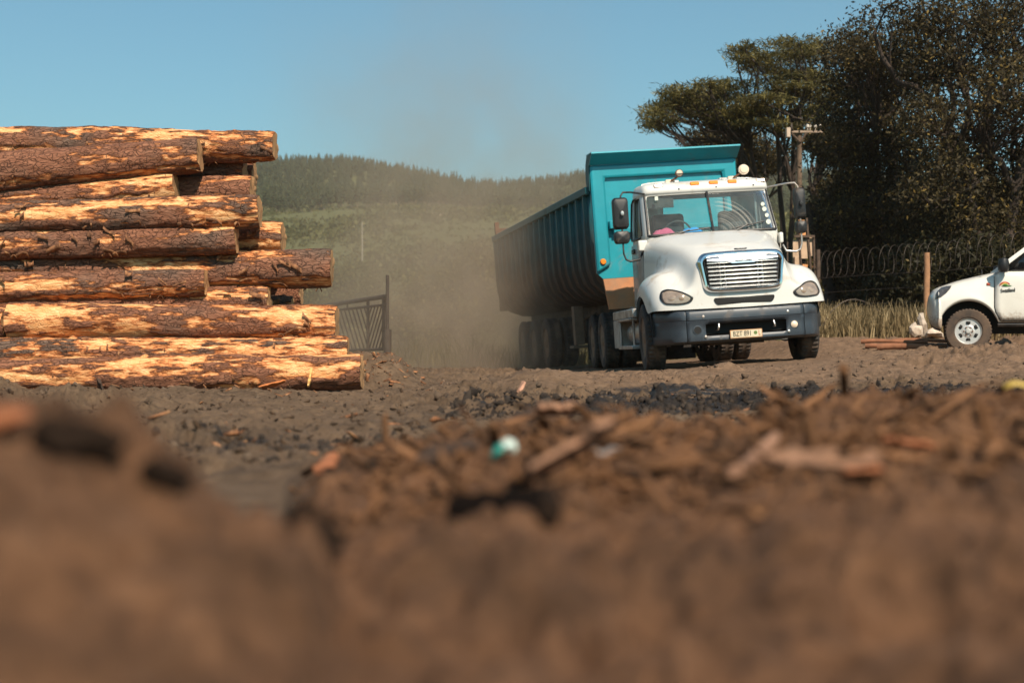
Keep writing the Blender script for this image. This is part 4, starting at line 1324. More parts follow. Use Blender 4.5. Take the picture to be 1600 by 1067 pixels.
# cabin
q = MB()
def bar(a, b, w_, mbx):
    mbx.tube([a, b], w_, 8)
A0, A1 = (1.10, .06, 1.33), (1.86, .19, 1.92)
for s_ in (0, 1):
    f = (lambda p: p) if s_ == 0 else (lambda p: (p[0], 2 * HW - p[1], p[2]))
    def quadbar(p, d, w1, w2):
        p = [np.array(f(x)) for x in p]
        for a, b in zip(p[:-1], p[1:]):
            q.add([a + (-w1, 0, 0), a + (w1, 0, 0), b + (w2, 0, 0), b + (-w2, 0, 0)] + [v_ + np.array((0, d if s_ == 0 else -d, 0)) for v_ in (a + (-w1, 0, 0), a + (w1, 0, 0), b + (w2, 0, 0), b + (-w2, 0, 0))], [(0, 1, 2, 3), (4, 7, 6, 5), (0, 4, 5, 1), (1, 5, 6, 2), (2, 6, 7, 3), (3, 7, 4, 0)])
    quadbar([(1.06, .03, 1.30), (1.83, .17, 1.90)], .06, .055, .05)
    quadbar([(2.16, .02, 1.30), (2.16, .16, 1.92)], .05, .05, .05)
    quadbar([(2.95, .03, 1.30), (2.85, .17, 1.92)], .05, .09, .07)
q.build('pillars', M_PICK, pick, weld=False)
q = MB(); q.grid([[(x, HW + s_ * w_, z) for s_ in (-1, -.8, -.4, 0, .4, .8, 1)] for x, w_, z in ((1.80, .71, 1.88), (1.90, .72, 1.935), (2.4, .72, 1.965), (2.8, .71, 1.945), (2.92, .70, 1.88))])
q.build('roof', M_PICK, pick, solid=.03, weld=False)
q = MB(); q.add([(1.16, .07, 1.31), (2.12, .05, 1.31), (2.12, .19, 1.90), (1.86, .20, 1.90)], [(0, 1, 2, 3)])
q.build('side_window', M_DGLASS, pick, solid=.006)
q = MB(); q.add([(1.10, .10, 1.335), (1.10, 1.66, 1.335), (1.84, 1.56, 1.90), (1.84, .20, 1.90)], [(0, 1, 2, 3)]); q.build('windscreen', M_DGLASS, pick, solid=.006)
q = MB(); q.add([(2.92, .10, 1.31), (2.92, 1.66, 1.31), (2.86, 1.56, 1.90), (2.86, .20, 1.90)], [(0, 1, 2, 3)]); q.build('rear_window', M_DGLASS, pick, solid=.006)
for s_ in (0, 1):
    y0, y1 = (-.20, -.02) if s_ == 0 else (2 * HW + .02, 2 * HW + .20)
    q = MB(); q.grid([[(1.20 + dx + .085 * k * math.cos(a), (y0 + y1) / 2 + .10 * k * math.sin(a) * 1.0, 1.405 + dz) for a in np.linspace(0, 2 * math.pi, 17)[:-1]] for k, dz, dx in ((.02, -.115, .0), (.72, -.11, .0), (.98, -.07, 0), (1, .04, .0), (.85, .10, .0), (.02, .12, 0))], wrap=True)
    q.tube([(1.22, .05 if s_ == 0 else 2 * HW - .05, 1.33), (1.21, (y0 + y1) / 2, 1.34)], .03, 8)
    q.build('mirror', M_BLACK, pick, weld=False)
q = MB(); q.tube([(.88, .22, 1.27), (.885, .22, 1.33), (.875, .22, 1.36)], [.016, .012, .008], 6); q.build('aerial_base', M_BLACK, pick)
# logo and lettering on the door
RXF = Euler((R(90), 0, 0)).to_matrix().to_4x4()
lx, lz = 1.225, 1.075
M_LR, M_LG, M_LY = simple('logo_red', (.42, .07, .03), .5), simple('logo_green', (.05, .16, .03), .5), simple('logo_yellow', (.70, .50, .12), .5)
def arcband(r0, r1, a0, a1, mat, name, sq=.8, dx=0, dz=0, taper=True):
    b = MB(); st = []
    for a in np.linspace(a0, a1, 15):
        k = math.sin((a - a0) / (a1 - a0) * math.pi) ** .5 if taper else 1
        st.append([on_side(lx + dx + r * math.cos(R(a)), lz + dz + r * sq * math.sin(R(a)), .018) for r in (r0 + (r1 - r0) * .5 * (1 - k), r1 - (r1 - r0) * .5 * (1 - k))])
    b.grid(st); return b.build(name, mat, pick, solid=.002, weld=False)
arcband(.066, .094, 178, 20, M_LR, 'logo_arc')
arcband(.048, .066, 170, 30, M_LY, 'logo_arc')
b = MB(); b.add([on_side(lx + x, lz + z, .018) for x, z in ((-.05, .0), (-.02, .028), (.015, .036), (.05, .016), (.105, .012), (.09, .002), (.03, -.004))], [tuple(range(7))]); b.build('logo_hill', M_LG, pick, solid=.002)
pt = on_side(1.27, 1.01, .020)
text_mesh('Swaziland', 'lettering', M_INK, .078, Matrix.Translation(pt) @ Euler((0, R(-4), 0)).to_matrix().to_4x4() @ RXF, pick, scale_x=.72, bold=.0022)


def pwheel(x, y, s_):
    wv = empty('wheel', (x, y, .365)); wv.parent = pick
    vs, fs = tyre_mesh(.368, .25, 40); vs = [(b_, a_, c_) for a_, b_, c_ in vs]
    q = MB(); q.add(vs, fs); q.build('tyre', M_BTYRE, wv, angle=30)
    d = -1 if s_ == 0 else 1
    q = MB(); q.lathe([(.215, d * .085), (.208, d * .108), (.198, d * .10), (.188, d * .065), (.175, d * .052), (.10, d * .088), (.075, d * .092), (.07, d * .06), (.0, d * .06)], (0, 0, 0), 'y', 48)
    rm = q.build('rim', M_SILVER, wv)
    for k in range(6):
        a = 2 * math.pi * (k + .5) / 6
        ca, sa = math.cos(a), math.sin(a)
        o1 = rrect(.036, .034, .022, 4)
        b_ = MB(); b_.add([((.148 + u) * ca - v_ * sa, d * (.104 - (.148 + u - .10) * .44), (.148 + u) * sa + v_ * ca) for u, v_ in o1], [tuple(range(len(o1)))])
        b_.build('rim_hole', M_VOID, rm, solid=.012)
        b_ = MB(); a2 = 2 * math.pi * k / 6; b_.lathe([(.012, d * .085), (.012, d * .102), (0, d * .104)], (.066 * math.cos(a2), 0, .066 * math.sin(a2)), 'y', 8); b_.build('wheel_nut', M_RUST, rm)
    b_ = MB(); b_.lathe([(.045, d * .06), (.043, d * .105), (.03, d * .118), (0, d * .12)], (0, 0, 0), 'y', 20); b_.build('hub_cap', M_SILVER, rm)


for cx in (.67, 3.72):
    pwheel(cx, .125, 0); pwheel(cx, 2 * HW - .125, 1)
# ------------------------------------------------------------------ vegetation
def leaf_mat(name, dark, light, extra=None, share=.06, trans=.3):
    t = NT(name)
    g = t.n('ShaderNodeNewGeometry')
    c = t.ramp(g.outputs['Random Per Island'], [(0, dark), (.55, tuple((a + b) / 2 for a, b in zip(dark, light))), (.93, light)] + ([(1 - share, extra)] if extra else []))
    if extra:
        c = t.mix(t.math('GREATER_THAN', g.outputs['Random Per Island'], 1 - share), t.ramp(g.outputs['Random Per Island'], [(0, dark), (1, light)]), extra)
    c = t.mix(t.mapr(t.noise(t.world(), 1.1, 3, .6), .38, .62, .55, 0), c, tuple(x * .8 for x in dark))
    df = t.n('ShaderNodeBsdfPrincipled'); df.inputs['Roughness'].default_value = .6; df.inputs['Specular IOR Level'].default_value = .2
    tl = t.n('ShaderNodeBsdfTranslucent'); t.l(c, df.inputs['Base Color']); t.l(c, tl.inputs[0])
    m = t.n('ShaderNodeMixShader'); m.inputs[0].default_value = trans
    t.l(df.outputs[0], m.inputs[1]); t.l(tl.outputs[0], m.inputs[2]); t.l(m.outputs[0], t.out.inputs[0])
    return t.mat


M_TRUNK = simple('grey_brown_bark', (.045, .031, .023), .95, var=.4, scale=5, bump=.5)
M_TRUNKR = simple('rusty_bark', (.15, .075, .040), .95, var=.4, scale=5, bump=.5)
M_TWIG = simple('brown_twig', (.085, .052, .034), .95, var=.3)


def leaves(centers, n, spread, size, aspect=.45, droop=0.0, flat=0.0, seed=0, dirs=None):
    """n leaf blades round each centre; returns verts and quads"""
    r = np.random.default_rng(seed)
    C = np.repeat(np.asarray(centers, float), n, 0); m = len(C)
    sp = np.asarray(spread, float) if not np.isscalar(spread) else np.full(3, spread)
    p = C + r.normal(0, 1, (m, 3)) * sp
    d = r.normal(0, 1, (m, 3)); d[:, 2] = d[:, 2] * (1 - flat) - droop
    d /= np.linalg.norm(d, axis=1, keepdims=True) + 1e-9
    q = r.normal(0, 1, (m, 3)); q[:, 2] *= (1 - flat)
    s = np.cross(d, q); s /= np.linalg.norm(s, axis=1, keepdims=True) + 1e-9
    if flat:   # blades lie nearly level
        s[:, 2] *= .4
    L = size * r.uniform(.6, 1.35, (m, 1)); W_ = L * aspect
    v = np.stack([p - d * L * .5, p + s * W_ * .5, p + d * L * .5, p - s * W_ * .5], 1).reshape(-1, 3)
    return v, np.arange(m * 4).reshape(m, 4)


def blob_points(blobs, n, r, shell=.45):
    """points in ellipsoids, denser towards the outside; blobs (cx,cy,cz,rx,ry,rz)"""
    vol = np.array([(b[3] * b[4] * b[5]) ** .66 for b in blobs]); k = r.choice(len(blobs), n, p=vol / vol.sum())
    B = np.array(blobs)[k]
    d = r.normal(0, 1, (n, 3)); d /= np.linalg.norm(d, axis=1, keepdims=True)
    rad = r.uniform(shell ** 3, 1, (n, 1)) ** (1 / 3)
    bump = 1 + .28 * vnoise(d[:, 0] * 2.2 + k * 7, d[:, 1] * 2.2, d[:, 2] * 2.2, seed=5)[:, None]
    return B[:, :3] + d * rad * bump * B[:, 3:], k


def bez(a, b, c, n=8):
    a, b, c = (np.array(x, float) for x in (a, b, c)); t = np.linspace(0, 1, n)[:, None]
    return a * (1 - t) ** 2 + 2 * b * t * (1 - t) + c * t * t


def wood_mesh(name, lines, mat, parent):
    """lines: list of (points (k,3), radii (k,)) joined into one branching mesh"""
    V, F, o = [], [], 0
    for pts, rad in lines:
        pts = np.asarray(pts, float); k = len(pts); n = 9 if max(rad) > .08 else 5 if max(rad) > .02 else 3
        t = np.gradient(pts, axis=0); t /= np.linalg.norm(t, axis=1, keepdims=True) + 1e-9
        up = np.where(np.abs(t[:, 2:3]) < .9, np.array([[0, 0, 1.]]), np.array([[1., 0, 0]]))
        a = np.cross(t, up); a /= np.linalg.norm(a, axis=1, keepdims=True) + 1e-9; b = np.cross(a, t)
        an = np.linspace(0, 2 * np.pi, n, endpoint=False)
        ring = pts[:, None] + (a[:, None] * np.cos(an)[None, :, None] + b[:, None] * np.sin(an)[None, :, None]) * np.asarray(rad)[:, None, None]
        V.append(ring.reshape(-1, 3))
        i = np.arange(k - 1)[:, None] * n + np.arange(n)[None]; j = np.arange(k - 1)[:, None] * n + (np.arange(n)[None] + 1) % n
        F.append(np.stack([i, j, j + n, i + n], -1).reshape(-1, 4) + o); o += k * n
    return link(name, np_mesh(name, np.concatenate(V), np.concatenate(F), True), mat, parent)


def wig(pts, amp, r):
    k = len(pts); w_ = np.cumsum(r.normal(0, 1, (k, 3)), 0); w_ -= w_[0]; w_ *= amp / max(1, k ** .5)
    w_ *= np.sin(np.linspace(0, np.pi, k))[:, None] ** .5
    return pts + w_


def tree(name, label, cat, base, stems, blobs, leaf, nl, lsize, mat, seed, group=None, tmat=None, shell=.4, aspect=.45, droop=.2, flat=0., spread=None, twigs=True, trunk_r=.2):
    """stems: list of fork points (world) reached from the base; blobs are fed from the nearest fork"""
    r = np.random.default_rng(seed); base = np.array(base, float)
    root = empty(name, tuple(base)); tag(root, label, cat, group)
    P_, k = blob_points(blobs, leaf, r, shell)
    P_ -= base
    lines = []; forks = []
    for f in stems:
        f = np.array(f, float) - base
        mid = f * .5 + np.array([r.normal(0, .15), r.normal(0, .15), 0]); mid[:2] *= .55
        L = wig(bez((r.normal(0, .08), r.normal(0, .08), -.2), mid, f, 9), .12, r)
        lines.append((L, np.linspace(trunk_r, trunk_r * .55, 9))); forks.append((f, L))
    for bi, b in enumerate(blobs):
        c = np.array(b[:3]) - base; bot = c - np.array([0, 0, b[5] * .35])
        d = [np.linalg.norm((c - f) * np.array([1, 1, .6])) for f, _ in forks]; f, L = forks[int(np.argmin(d))]
        st = L[-1] if r.random() < .6 else L[-3]
        mid = (st + bot) / 2 + np.array([0, 0, .12 * np.linalg.norm(bot - st)]) * r.uniform(-.6, 1)
        br = wig(bez(st, mid, bot, 9), .32, r); r0 = trunk_r * .48
        lines.append((br, np.linspace(r0, r0 * .4, 9)))
        sel = P_[k == bi]
        for q in sel[r.permutation(len(sel))[:max(5, int(len(sel) * (.16 if twigs else .03)))]]:
            s0 = br[r.integers(4, 9)]
            m2 = (s0 + q) / 2 + r.normal(0, .08, 3) * np.linalg.norm(q - s0)
            lines.append((wig(bez(s0, m2, q, 6), .06, r), np.linspace(r0 * .32, .006, 6)))
    wood_mesh('trunk', lines, tmat or M_TRUNK, root)
    v, f = leaves(P_, nl, spread if spread is not None else lsize * 1.6, lsize, aspect, droop, flat, seed + 1)
    link('crown', np_mesh('crown', v, f), mat, root)
    return root


def px_blob(px, py, d, rx, ry, rd):
    c = at(px, py, d); return (c.x, c.y, c.z, rx * d / FPX, rd, ry * d / FPX)


M_LACA = leaf_mat('acacia_leaf', (.050, .046, .015), (.24, .195, .062), (.32, .26, .085), .10)
M_LDARK = leaf_mat('dark_leaf', (.015, .012, .006), (.118, .088, .036), (.30, .20, .055), .05)
M_LBUSH = leaf_mat('bush_leaf', (.016, .016, .007), (.060, .052, .020), (.20, .14, .05), .03)
M_LOLIVE = leaf_mat('olive_leaf', (.060, .054, .017), (.19, .16, .052), (.36, .30, .11), .06)
M_LGREEN = leaf_mat('slope_leaf', (.050, .054, .016), (.17, .165, .052), (.26, .23, .09), .05)
M_PINE = leaf_mat('pine_needles', (.026, .034, .016), (.078, .088, .038), trans=.1)

# flat topped tree behind the truck
D = 44
ac = [(1222, 76, 62, 13), (1170, 84, 34, 9), (1262, 84, 36, 11), (1190, 100, 40, 13), (1240, 108, 55, 16), (1210, 126, 55, 14), (1276, 124, 34, 15),
      (1150, 142, 46, 13), (1110, 138, 34, 10), (1080, 150, 40, 12), (1050, 160, 36, 12), (1030, 178, 20, 11), (1018, 192, 10, 8), (1070, 172, 40, 11), (1110, 165, 46, 13), (1046, 190, 12, 10),
      (1165, 168, 50, 15), (1215, 160, 55, 18), (1265, 158, 48, 20), (1140, 186, 46, 10), (1200, 185, 46, 14), (1255, 190, 40, 16), (1300, 150, 30, 22)]
blobs = []
r6 = np.random.default_rng(66)
for x, y, rx, ry in ac:      # every bough ends in a few thin level tiers
    for k in range(3):
        blobs.append(px_blob(x + r6.uniform(-.5, .5) * rx, y + (k - 1) * ry * .75 + r6.uniform(-2, 2), D + r6.uniform(-2.2, 2.2), rx * r6.uniform(.55, 1.0), 2.6, r6.uniform(.7, 1.5)))
base = at(1236, 520, D); base = (base.x, D, gz(base.x, D))
tree('acacia_tree', 'flat topped acacia with tiered feathery crown leaning out over the truck', 'tree', base,
     [tuple(at(1172, 232, D)), tuple(at(1215, 215, D + .6)), tuple(at(1240, 205, D - .5)), tuple(at(1286, 235, D + .4))], blobs, 2500, 12, .22, M_LACA, 31, tmat=M_TRUNK, aspect=.20, droop=.22, flat=.45, spread=(.20, .20, .035), trunk_r=.12, shell=.1, twigs=False)

# tall dark trees on the right
def dark_tree(label, bx, D, bl, seed, forks, n=2600, nl=16, ls=.115, mat=None):
    b = at(bx, 500, D); base = (b.x, D, gz(b.x, D))
    blobs = [px_blob(x, y, D + rng.uniform(-1.5, 1.5), rx, ry, rng.uniform(1.0, 2.0)) for x, y, rx, ry in bl]
    tree('broadleaf_tree', label, 'tree', base, [tuple(at(x, y, D + dd)) for x, y, dd in forks], blobs, n, nl, ls, mat or M_LDARK, seed, 'dark trees along the fence', aspect=.42, droop=.35, trunk_r=.17, shell=.1, spread=(.20, .20, .13))


dark_tree('tall dark tree with thin leafless twigs reaching the top right corner', 1560, 31,
          [(1470, 40, 70, 40), (1540, 20, 80, 55), (1600, 60, 90, 70), (1430, 30, 42, 22), (1385, 8, 34, 12), (1500, 100, 80, 45), (1570, 140, 80, 60), (1450, 110, 55, 40), (1510, 200, 70, 55), (1600, 230, 70, 70), (1450, 190, 50, 50), (1540, 290, 70, 50), (1650, 150, 70, 90), (1640, 300, 70, 60), (1480, 270, 55, 45), (1500, 345, 60, 40), (1580, 350, 60, 45), (1450, 300, 50, 45)], 51,
          [(1480, 190, 0), (1545, 160, .6), (1610, 200, -.5)], 2700, 17, .10)
dark_tree('dark tree with sprays of yellowish leaves standing between the acacia and the tallest tree', 1395, 34,
          [(1330, 60, 30, 22), (1312, 84, 18, 14), (1350, 90, 40, 26), (1395, 85, 36, 26), (1335, 125, 48, 26), (1385, 140, 55, 36), (1325, 175, 44, 30), (1410, 190, 55, 40), (1360, 225, 58, 40), (1310, 235, 34, 34), (1420, 260, 60, 42), (1350, 285, 52, 34), (1395, 320, 60, 30), (1440, 330, 50, 34), (1380, 370, 55, 40), (1330, 340, 40, 40), (1430, 380, 50, 35)], 52,
          [(1340, 215, 0), (1395, 205, .5), (1425, 240, -.4)], 2350, 17, .105)
dark_tree('low spreading tree with bent bare lower limbs behind the utility pole', 1300, 40,
          [(1290, 215, 36, 20), (1322, 230, 34, 26), (1310, 300, 36, 22), (1345, 330, 50, 36), (1290, 335, 22, 20)], 53,
          [(1265, 290, 0), (1300, 300, .6), (1330, 330, -.4)], 1300, 14, .13)
dark_tree('small dense dark tree under the left arm of the acacia', 1165, 52,
          [(1100, 218, 28, 14), (1140, 212, 36, 18), (1125, 235, 44, 18), (1180, 228, 36, 20), (1160, 255, 60, 24), (1215, 250, 34, 24)], 54, [(1130, 300, 0), (1180, 290, .5)], 900, 14, .14)

# bushes under and between the trees
def bush(label, px, py, D, rx, ry, seed, mat, n=500, nl=14, ls=.12, group='bushes behind the wire fence', cat='bush', rd=1.3):
    r = np.random.default_rng(seed)
    gx = at(px, py, D).x; g0 = gz(gx, D); top = at(px, py - ry, D).z
    bl = []
    for k in range(7):
        bx = gx + r.uniform(-.75, .75) * rx * D / FPX; h = g0 + (top - g0) * r.uniform(.35, .78)
        bl.append((bx, D + r.uniform(-.6, .6) * rd, h, rx * D / FPX * r.uniform(.3, .5), rd * r.uniform(.5, .9), (top - g0) * r.uniform(.22, .36)))
    return tree('bush', label, cat, (gx, D, g0), [(gx + r.normal(0, .25), D + r.normal(0, .2), g0 + (top - g0) * .35) for _ in range(4)], bl, n, nl, ls, mat, seed, group, tmat=M_TWIG, trunk_r=.035, shell=.1, spread=ls * 1.7)


bl_ = [
    (1330, 400, 36, 62, 95, 'dark bush in the shade left of the fence post', M_LDARK, 700),
    (1400, 395, 38, 75, 105, 'broad dark thicket behind the razor wire', M_LDARK, 800),
    (1480, 390, 36, 75, 105, 'dark thicket rising behind the pickup bonnet', M_LDARK, 800),
    (1560, 375, 35, 75, 110, 'dark thicket behind the pickup cabin', M_LDARK, 800),
    (1640, 370, 35, 70, 110, 'dark thicket at the far right, cut by the frame', M_LDARK, 500),
    (1420, 430, 30.5, 40, 50, 'brown leaved shrub leaning on the wire by the fence post', M_LBUSH, 420),
    (1505, 425, 29.5, 48, 50, 'shrub with scattered pale dry leaves above the pickup bonnet', M_LBUSH, 520),
    (1580, 410, 29, 40, 55, 'shrub with dry leaves beside the pickup windscreen', M_LBUSH, 420),
    (1385, 450, 33, 30, 36, 'low green brown shrub in the tall grass', M_LBUSH, 300),
    (1300, 410, 46, 60, 70, 'hazy olive bush in the gap behind the timber boards', M_LOLIVE, 600),
    (1225, 410, 50, 60, 70, 'olive bush half hidden by the truck cab', M_LOLIVE, 600),
]
for i, (px, py, d_, rx, ry, lab, m_, n_) in enumerate(bl_):
    bush(lab, px, py, d_, rx, ry, 200 + i, m_, n_)
ob = [
    (725, 440, 58, 48, 62, 'leafy yellow green bush at the trailer tail, taller than its neighbours', M_LOLIVE, 800),
    (655, 470, 62, 40, 40, 'dusty bush midway between gate post and trailer', M_LOLIVE, 500),
    (700, 500, 48, 46, 30, 'low scrub in the dust behind the trailer wheels', M_LOLIVE, 450),
    (625, 510, 46, 34, 34, 'scrub bush right beside the tall gate post', M_LOLIVE, 400),
    (760, 480, 66, 30, 50, 'bush peeping out behind the trailer tail', M_LOLIVE, 400),
    (560, 455, 70, 46, 34, 'green bush over the top of the gate', M_LGREEN, 500),
    (505, 450, 76, 42, 34, 'green bush beyond the longest log', M_LGREEN, 450),
    (840, 520, 60, 60, 60, 'scrub seen under the trailer body', M_LOLIVE, 400),
    (950, 515, 58, 60, 60, 'scrub hidden behind the tractor wheels', M_LOLIVE, 300),
    (1100, 480, 58, 70, 90, 'scrub behind the truck cab', M_LOLIVE, 400),
]
for i, (px, py, d_, rx, ry, lab, m_, n_) in enumerate(ob):
    bush(lab, px, py, d_, rx, ry, 300 + i, m_, n_, 15, .15, 'bushes at the foot of the slope', rd=2.0)


# cover of the slope: one mass of shrubs
def slope_cover():
    r = np.random.default_rng(91); n = 14500
    d = np.exp(r.uniform(np.log(58), np.log(520), n)); px = r.uniform(-150, 1400, n)
    x = (px - CX) * d / FPX; z = ground_z(x, d, detail=False)
    patch = fbm(x * .03, d * .02, seed=61, oct=3)
    s = np.clip(.5 + .9 * patch + r.uniform(0, .5, n), .2, 1.8) * (.45 + d / 260)
    V, F, o = [], [], 0
    keep = r.random(n) < np.clip(.75 + patch, .3, 1)
    x, d, z, s = x[keep], d[keep], z[keep], s[keep]
    c = np.stack([x, d, z + s * .35], 1)
    k = 16
    C = np.repeat(c, k, 0); S = np.repeat(s, k)[:, None]
    p = C + r.normal(0, 1, C.shape) * S * np.array([.42, .42, .26])
    dd = r.normal(0, 1, C.shape); dd /= np.linalg.norm(dd, axis=1, keepdims=True)
    q = np.cross(dd, r.normal(0, 1, C.shape)); q /= np.linalg.norm(q, axis=1, keepdims=True)
    L = S * r.uniform(.16, .34, S.shape)
    v = np.stack([p - dd * L, p + q * L * .55, p + dd * L, p - q * L * .55], 1).reshape(-1, 3)
    o = link('slope_scrub', np_mesh('slope_scrub', v, np.arange(len(v)).reshape(-1, 4)), M_LGREEN)
    tag(o, 'green scrub and saplings covering the slope below the pine forest', 'scrub', kind='stuff')


slope_cover()


def pine_forest():
    r = np.random.default_rng(92); V = []; F = []; o = 0
    n = 9600
    d = r.uniform(505, 930, n); px = r.uniform(-150, 1500, n)
    x = (px - CX) * d / FPX; z = ground_z(x, d, detail=False)
    h = r.uniform(4.8, 8.6, n) * (1 + .25 * fbm(x * .02, d * .02, seed=63, oct=2))
    # whorls of drooping boughs
    lv = 7; sp = 7
    for lay in range(lv):
        t = lay / (lv - 1)
        zz = z + h * (.24 + .74 * t); rad = h * (.21 * (1 - t) ** .8 + .015) * r.uniform(.75, 1.3, n)
        a0 = r.uniform(0, 6.28, n)
        for k in range(sp):
            a = a0 + 2 * math.pi * k / sp + r.normal(0, .2, n); rr = rad * r.uniform(.7, 1.25, n)
            top = np.stack([x, d, zz + h * .10], 1)
            tip = np.stack([x + rr * np.cos(a), d + rr * np.sin(a), zz - h * .035], 1)
            sd_ = np.stack([-np.sin(a), np.cos(a), 0 * a], 1) * (rr * .42)[:, None]
            mid = (top * .45 + tip * .55)
            V.append(np.stack([top, mid + sd_, tip, mid - sd_], 1).reshape(-1, 3))
    v = np.concatenate(V); f = np.arange(len(v)).reshape(-1, 4)
    # stems of the front row show under the boughs
    fr = d < 560
    xs_, ds, zs, hs = x[fr], d[fr], z[fr], h[fr]
    w_ = .16
    st = np.stack([np.stack([xs_ - w_, ds, zs], 1), np.stack([xs_ + w_, ds, zs], 1), np.stack([xs_ + w_ * .7, ds, zs + hs * .5], 1), np.stack([xs_ - w_ * .7, ds, zs + hs * .5], 1)], 1).reshape(-1, 3)
    nf = len(f); v2 = np.concatenate([v, st]); f2 = np.arange(len(v2)).reshape(-1, 4)
    mi = np.zeros(len(f2), np.int32); mi[nf:] = 1
    o = link('pine_forest', np_mesh('pine_forest', v2, f2, mat_index=mi), [M_PINE, simple('pale_stem', (.26, .20, .14), .9)])
    tag(o, 'dark pine plantation covering the ridge of the far hill', 'forest', kind='stuff')


pine_forest()


# tall dry grass along the fence and the foot of the slope
def grass(name, label, n, fx, hmin, hmax, mat, seed, w_=.012):
    r = np.random.default_rng(seed); x, y = fx(r, n)
    z = ground_z(x, y); h = r.uniform(hmin, hmax, n) * (.7 + .5 * (fbm(x * .8, y * .8, seed=seed, oct=2) + .5))
    a = r.uniform(0, 6.28, n); lean = r.normal(0, .22, (n, 2)) * h[:, None]
    side = np.stack([np.cos(a), np.sin(a), 0 * a], 1) * w_
    b = np.stack([x, y, z - .02], 1); m = b + np.stack([lean[:, 0] * .35, lean[:, 1] * .35, h * .55], 1); t = b + np.stack([lean[:, 0], lean[:, 1], h], 1)
    v = np.stack([b - side, b + side, m + side * .8, m - side * .8, m - side * .8, m + side * .8, t + side * .15, t - side * .15], 1).reshape(-1, 3)
    o = link(name, np_mesh(name, v, np.arange(len(v)).reshape(-1, 4)), mat)
    tag(o, label, 'grass', kind='stuff')


M_DRY = leaf_mat('dry_grass', (.15, .112, .055), (.46, .34, .18), (.55, .43, .25), .1)
def fence_area(r, n):
    px = r.uniform(1270, 1720, n); y = r.uniform(26.4, 33.5, n); return (px - CX) * y / FPX, y
def foot_area(r, n):
    y = r.uniform(35, 62, n); px = r.uniform(440, 1180, n); return (px - CX) * y / FPX, y
grass('tall_grass', 'tall dry yellow grass along the wire fence', 15000, fence_area, .28, .80, M_DRY, 71)
grass('rough_grass', 'dusty rough grass at the foot of the slope', 15000, foot_area, .25, .8, M_LOLIVE, 72, .018)
# ------------------------------------------------------------------ gate, fence, pole, boards
M_IRON = simple('dusty_iron', (.060, .046, .036), .8, .2, var=.3)
M_POST = simple('weathered_timber', (.33, .17, .085), .9, var=.3, scale=7, bump=.3)
M_DPOST = simple('dark_timber', (.085, .055, .038), .9, var=.3, scale=7, bump=.3)
M_WIRE = simple('rusty_wire', (.080, .062, .050), .6, .6, var=.3)


def build_gate():
    def gp(px, py):
        d = 30 + (605 - px) / 135 * 4.5
        return at(px, py, d)
    o = gp(605, 550); g = empty('metal_gate', o); tag(g, 'dark metal gate with slanted bars in a chevron, standing open behind the logs', 'gate')
    def L(a, b, r): return [a - o, b - o], r
    q = MB()
    q.tube([gp(600, 547) - o, gp(600, 463) - o], .045, 8)
    for a, b, r in (((466, 484), (604, 463), .05), ((470, 491), (604, 476), .028), ((470, 551), (604, 545), .035), ((575, 467), (575, 547), .035), ((466, 484), (466, 551), .04)):
        q.tube([gp(*a) - o, gp(*b) - o], r, 8)
    for px in (490, 511, 543): q.tube([gp(px, 484 - (px - 466) * .152) - o, gp(px, 491 - (px - 470) * .112) - o], .022, 6)
    q.build('gate_frame', M_IRON, g)
    def ty(px): return 491 - (px - 470) * .112
    def by(px): return 551 - (px - 470) * .045
    for k in range(17):      # bars lean left of the stile one way, right of it the other
        x0 = 476 + k * 6.2; x1 = min(x0 + 19, 573)
        f = (x1 - x0) / 19
        if x0 > 571: break
        q = MB(); q.tube([gp(x0, ty(x0)) - o, gp(x1, ty(x1) + (by(x1) - ty(x1)) * f) - o], .016, 5); q.build('bar', M_IRON, g)
    for k in range(10):
        x0 = 581 + k * 5.2; x1 = x0 - 20
        if x1 < 576: f = (x0 - 576) / 20.; x1 = 576
        else: f = 1
        if x0 > 601:
            # lower part of the bars that run out at the right stile
            f0 = (x0 - 601) / 20.; xs_ = 601
            if f0 >= 1: break
        else: f0, xs_ = 0, x0
        q = MB(); q.tube([gp(xs_, ty(xs_) + (by(xs_) - ty(xs_)) * f0) - o, gp(x1, ty(x1) + (by(x1) - ty(x1)) * f) - o], .016, 5); q.build('bar', M_IRON, g)
    b = at(605.5, 550, 29.8); z0 = gz(b.x, 29.8)
    q = MB(); q.tube([(0, 0, -.3), (0, 0, .9)], .085, 10); q.tube([(0, 0, .9), (0, 0, at(605, 430, 29.8).z - z0)], .035, 8)
    p = q.build('gate_post', M_IRON, None); p.location = (b.x, 29.8, z0); tag(p, 'thin upright iron gate post standing taller than the gate', 'post')


build_gate()


def post(name, label, cat, px, d, top, r, mat, lean=0, group=None):
    b = at(px, 540, d); z0 = gz(b.x, d); h = at(px, top, d).z - z0
    q = MB(); n = 9
    q.tube([(lean * t * h + .01 * math.sin(t * 9), .01 * math.cos(t * 7), -.3 + (h + .3) * t) for t in np.linspace(0, 1, n)], [r * (1.06 - .12 * t) for t in np.linspace(0, 1, n)], 12)
    o = q.build(name, mat, None); o.location = (b.x, d, z0)
    return tag(o, label, cat, group)


post('fence_post', 'sunlit orange brown timber fence post in front of the razor wire by the pickup', 'fence post', 1449, 27.6, 395, .062, M_POST, -.01)
post('fence_post', 'slim dark fence post right of the timber boards', 'fence post', 1278, 30.5, 390, .05, M_DPOST)
post('fence_post', 'dark fence post hidden behind the pickup cabin', 'fence post', 1640, 26.0, 385, .06, M_DPOST)


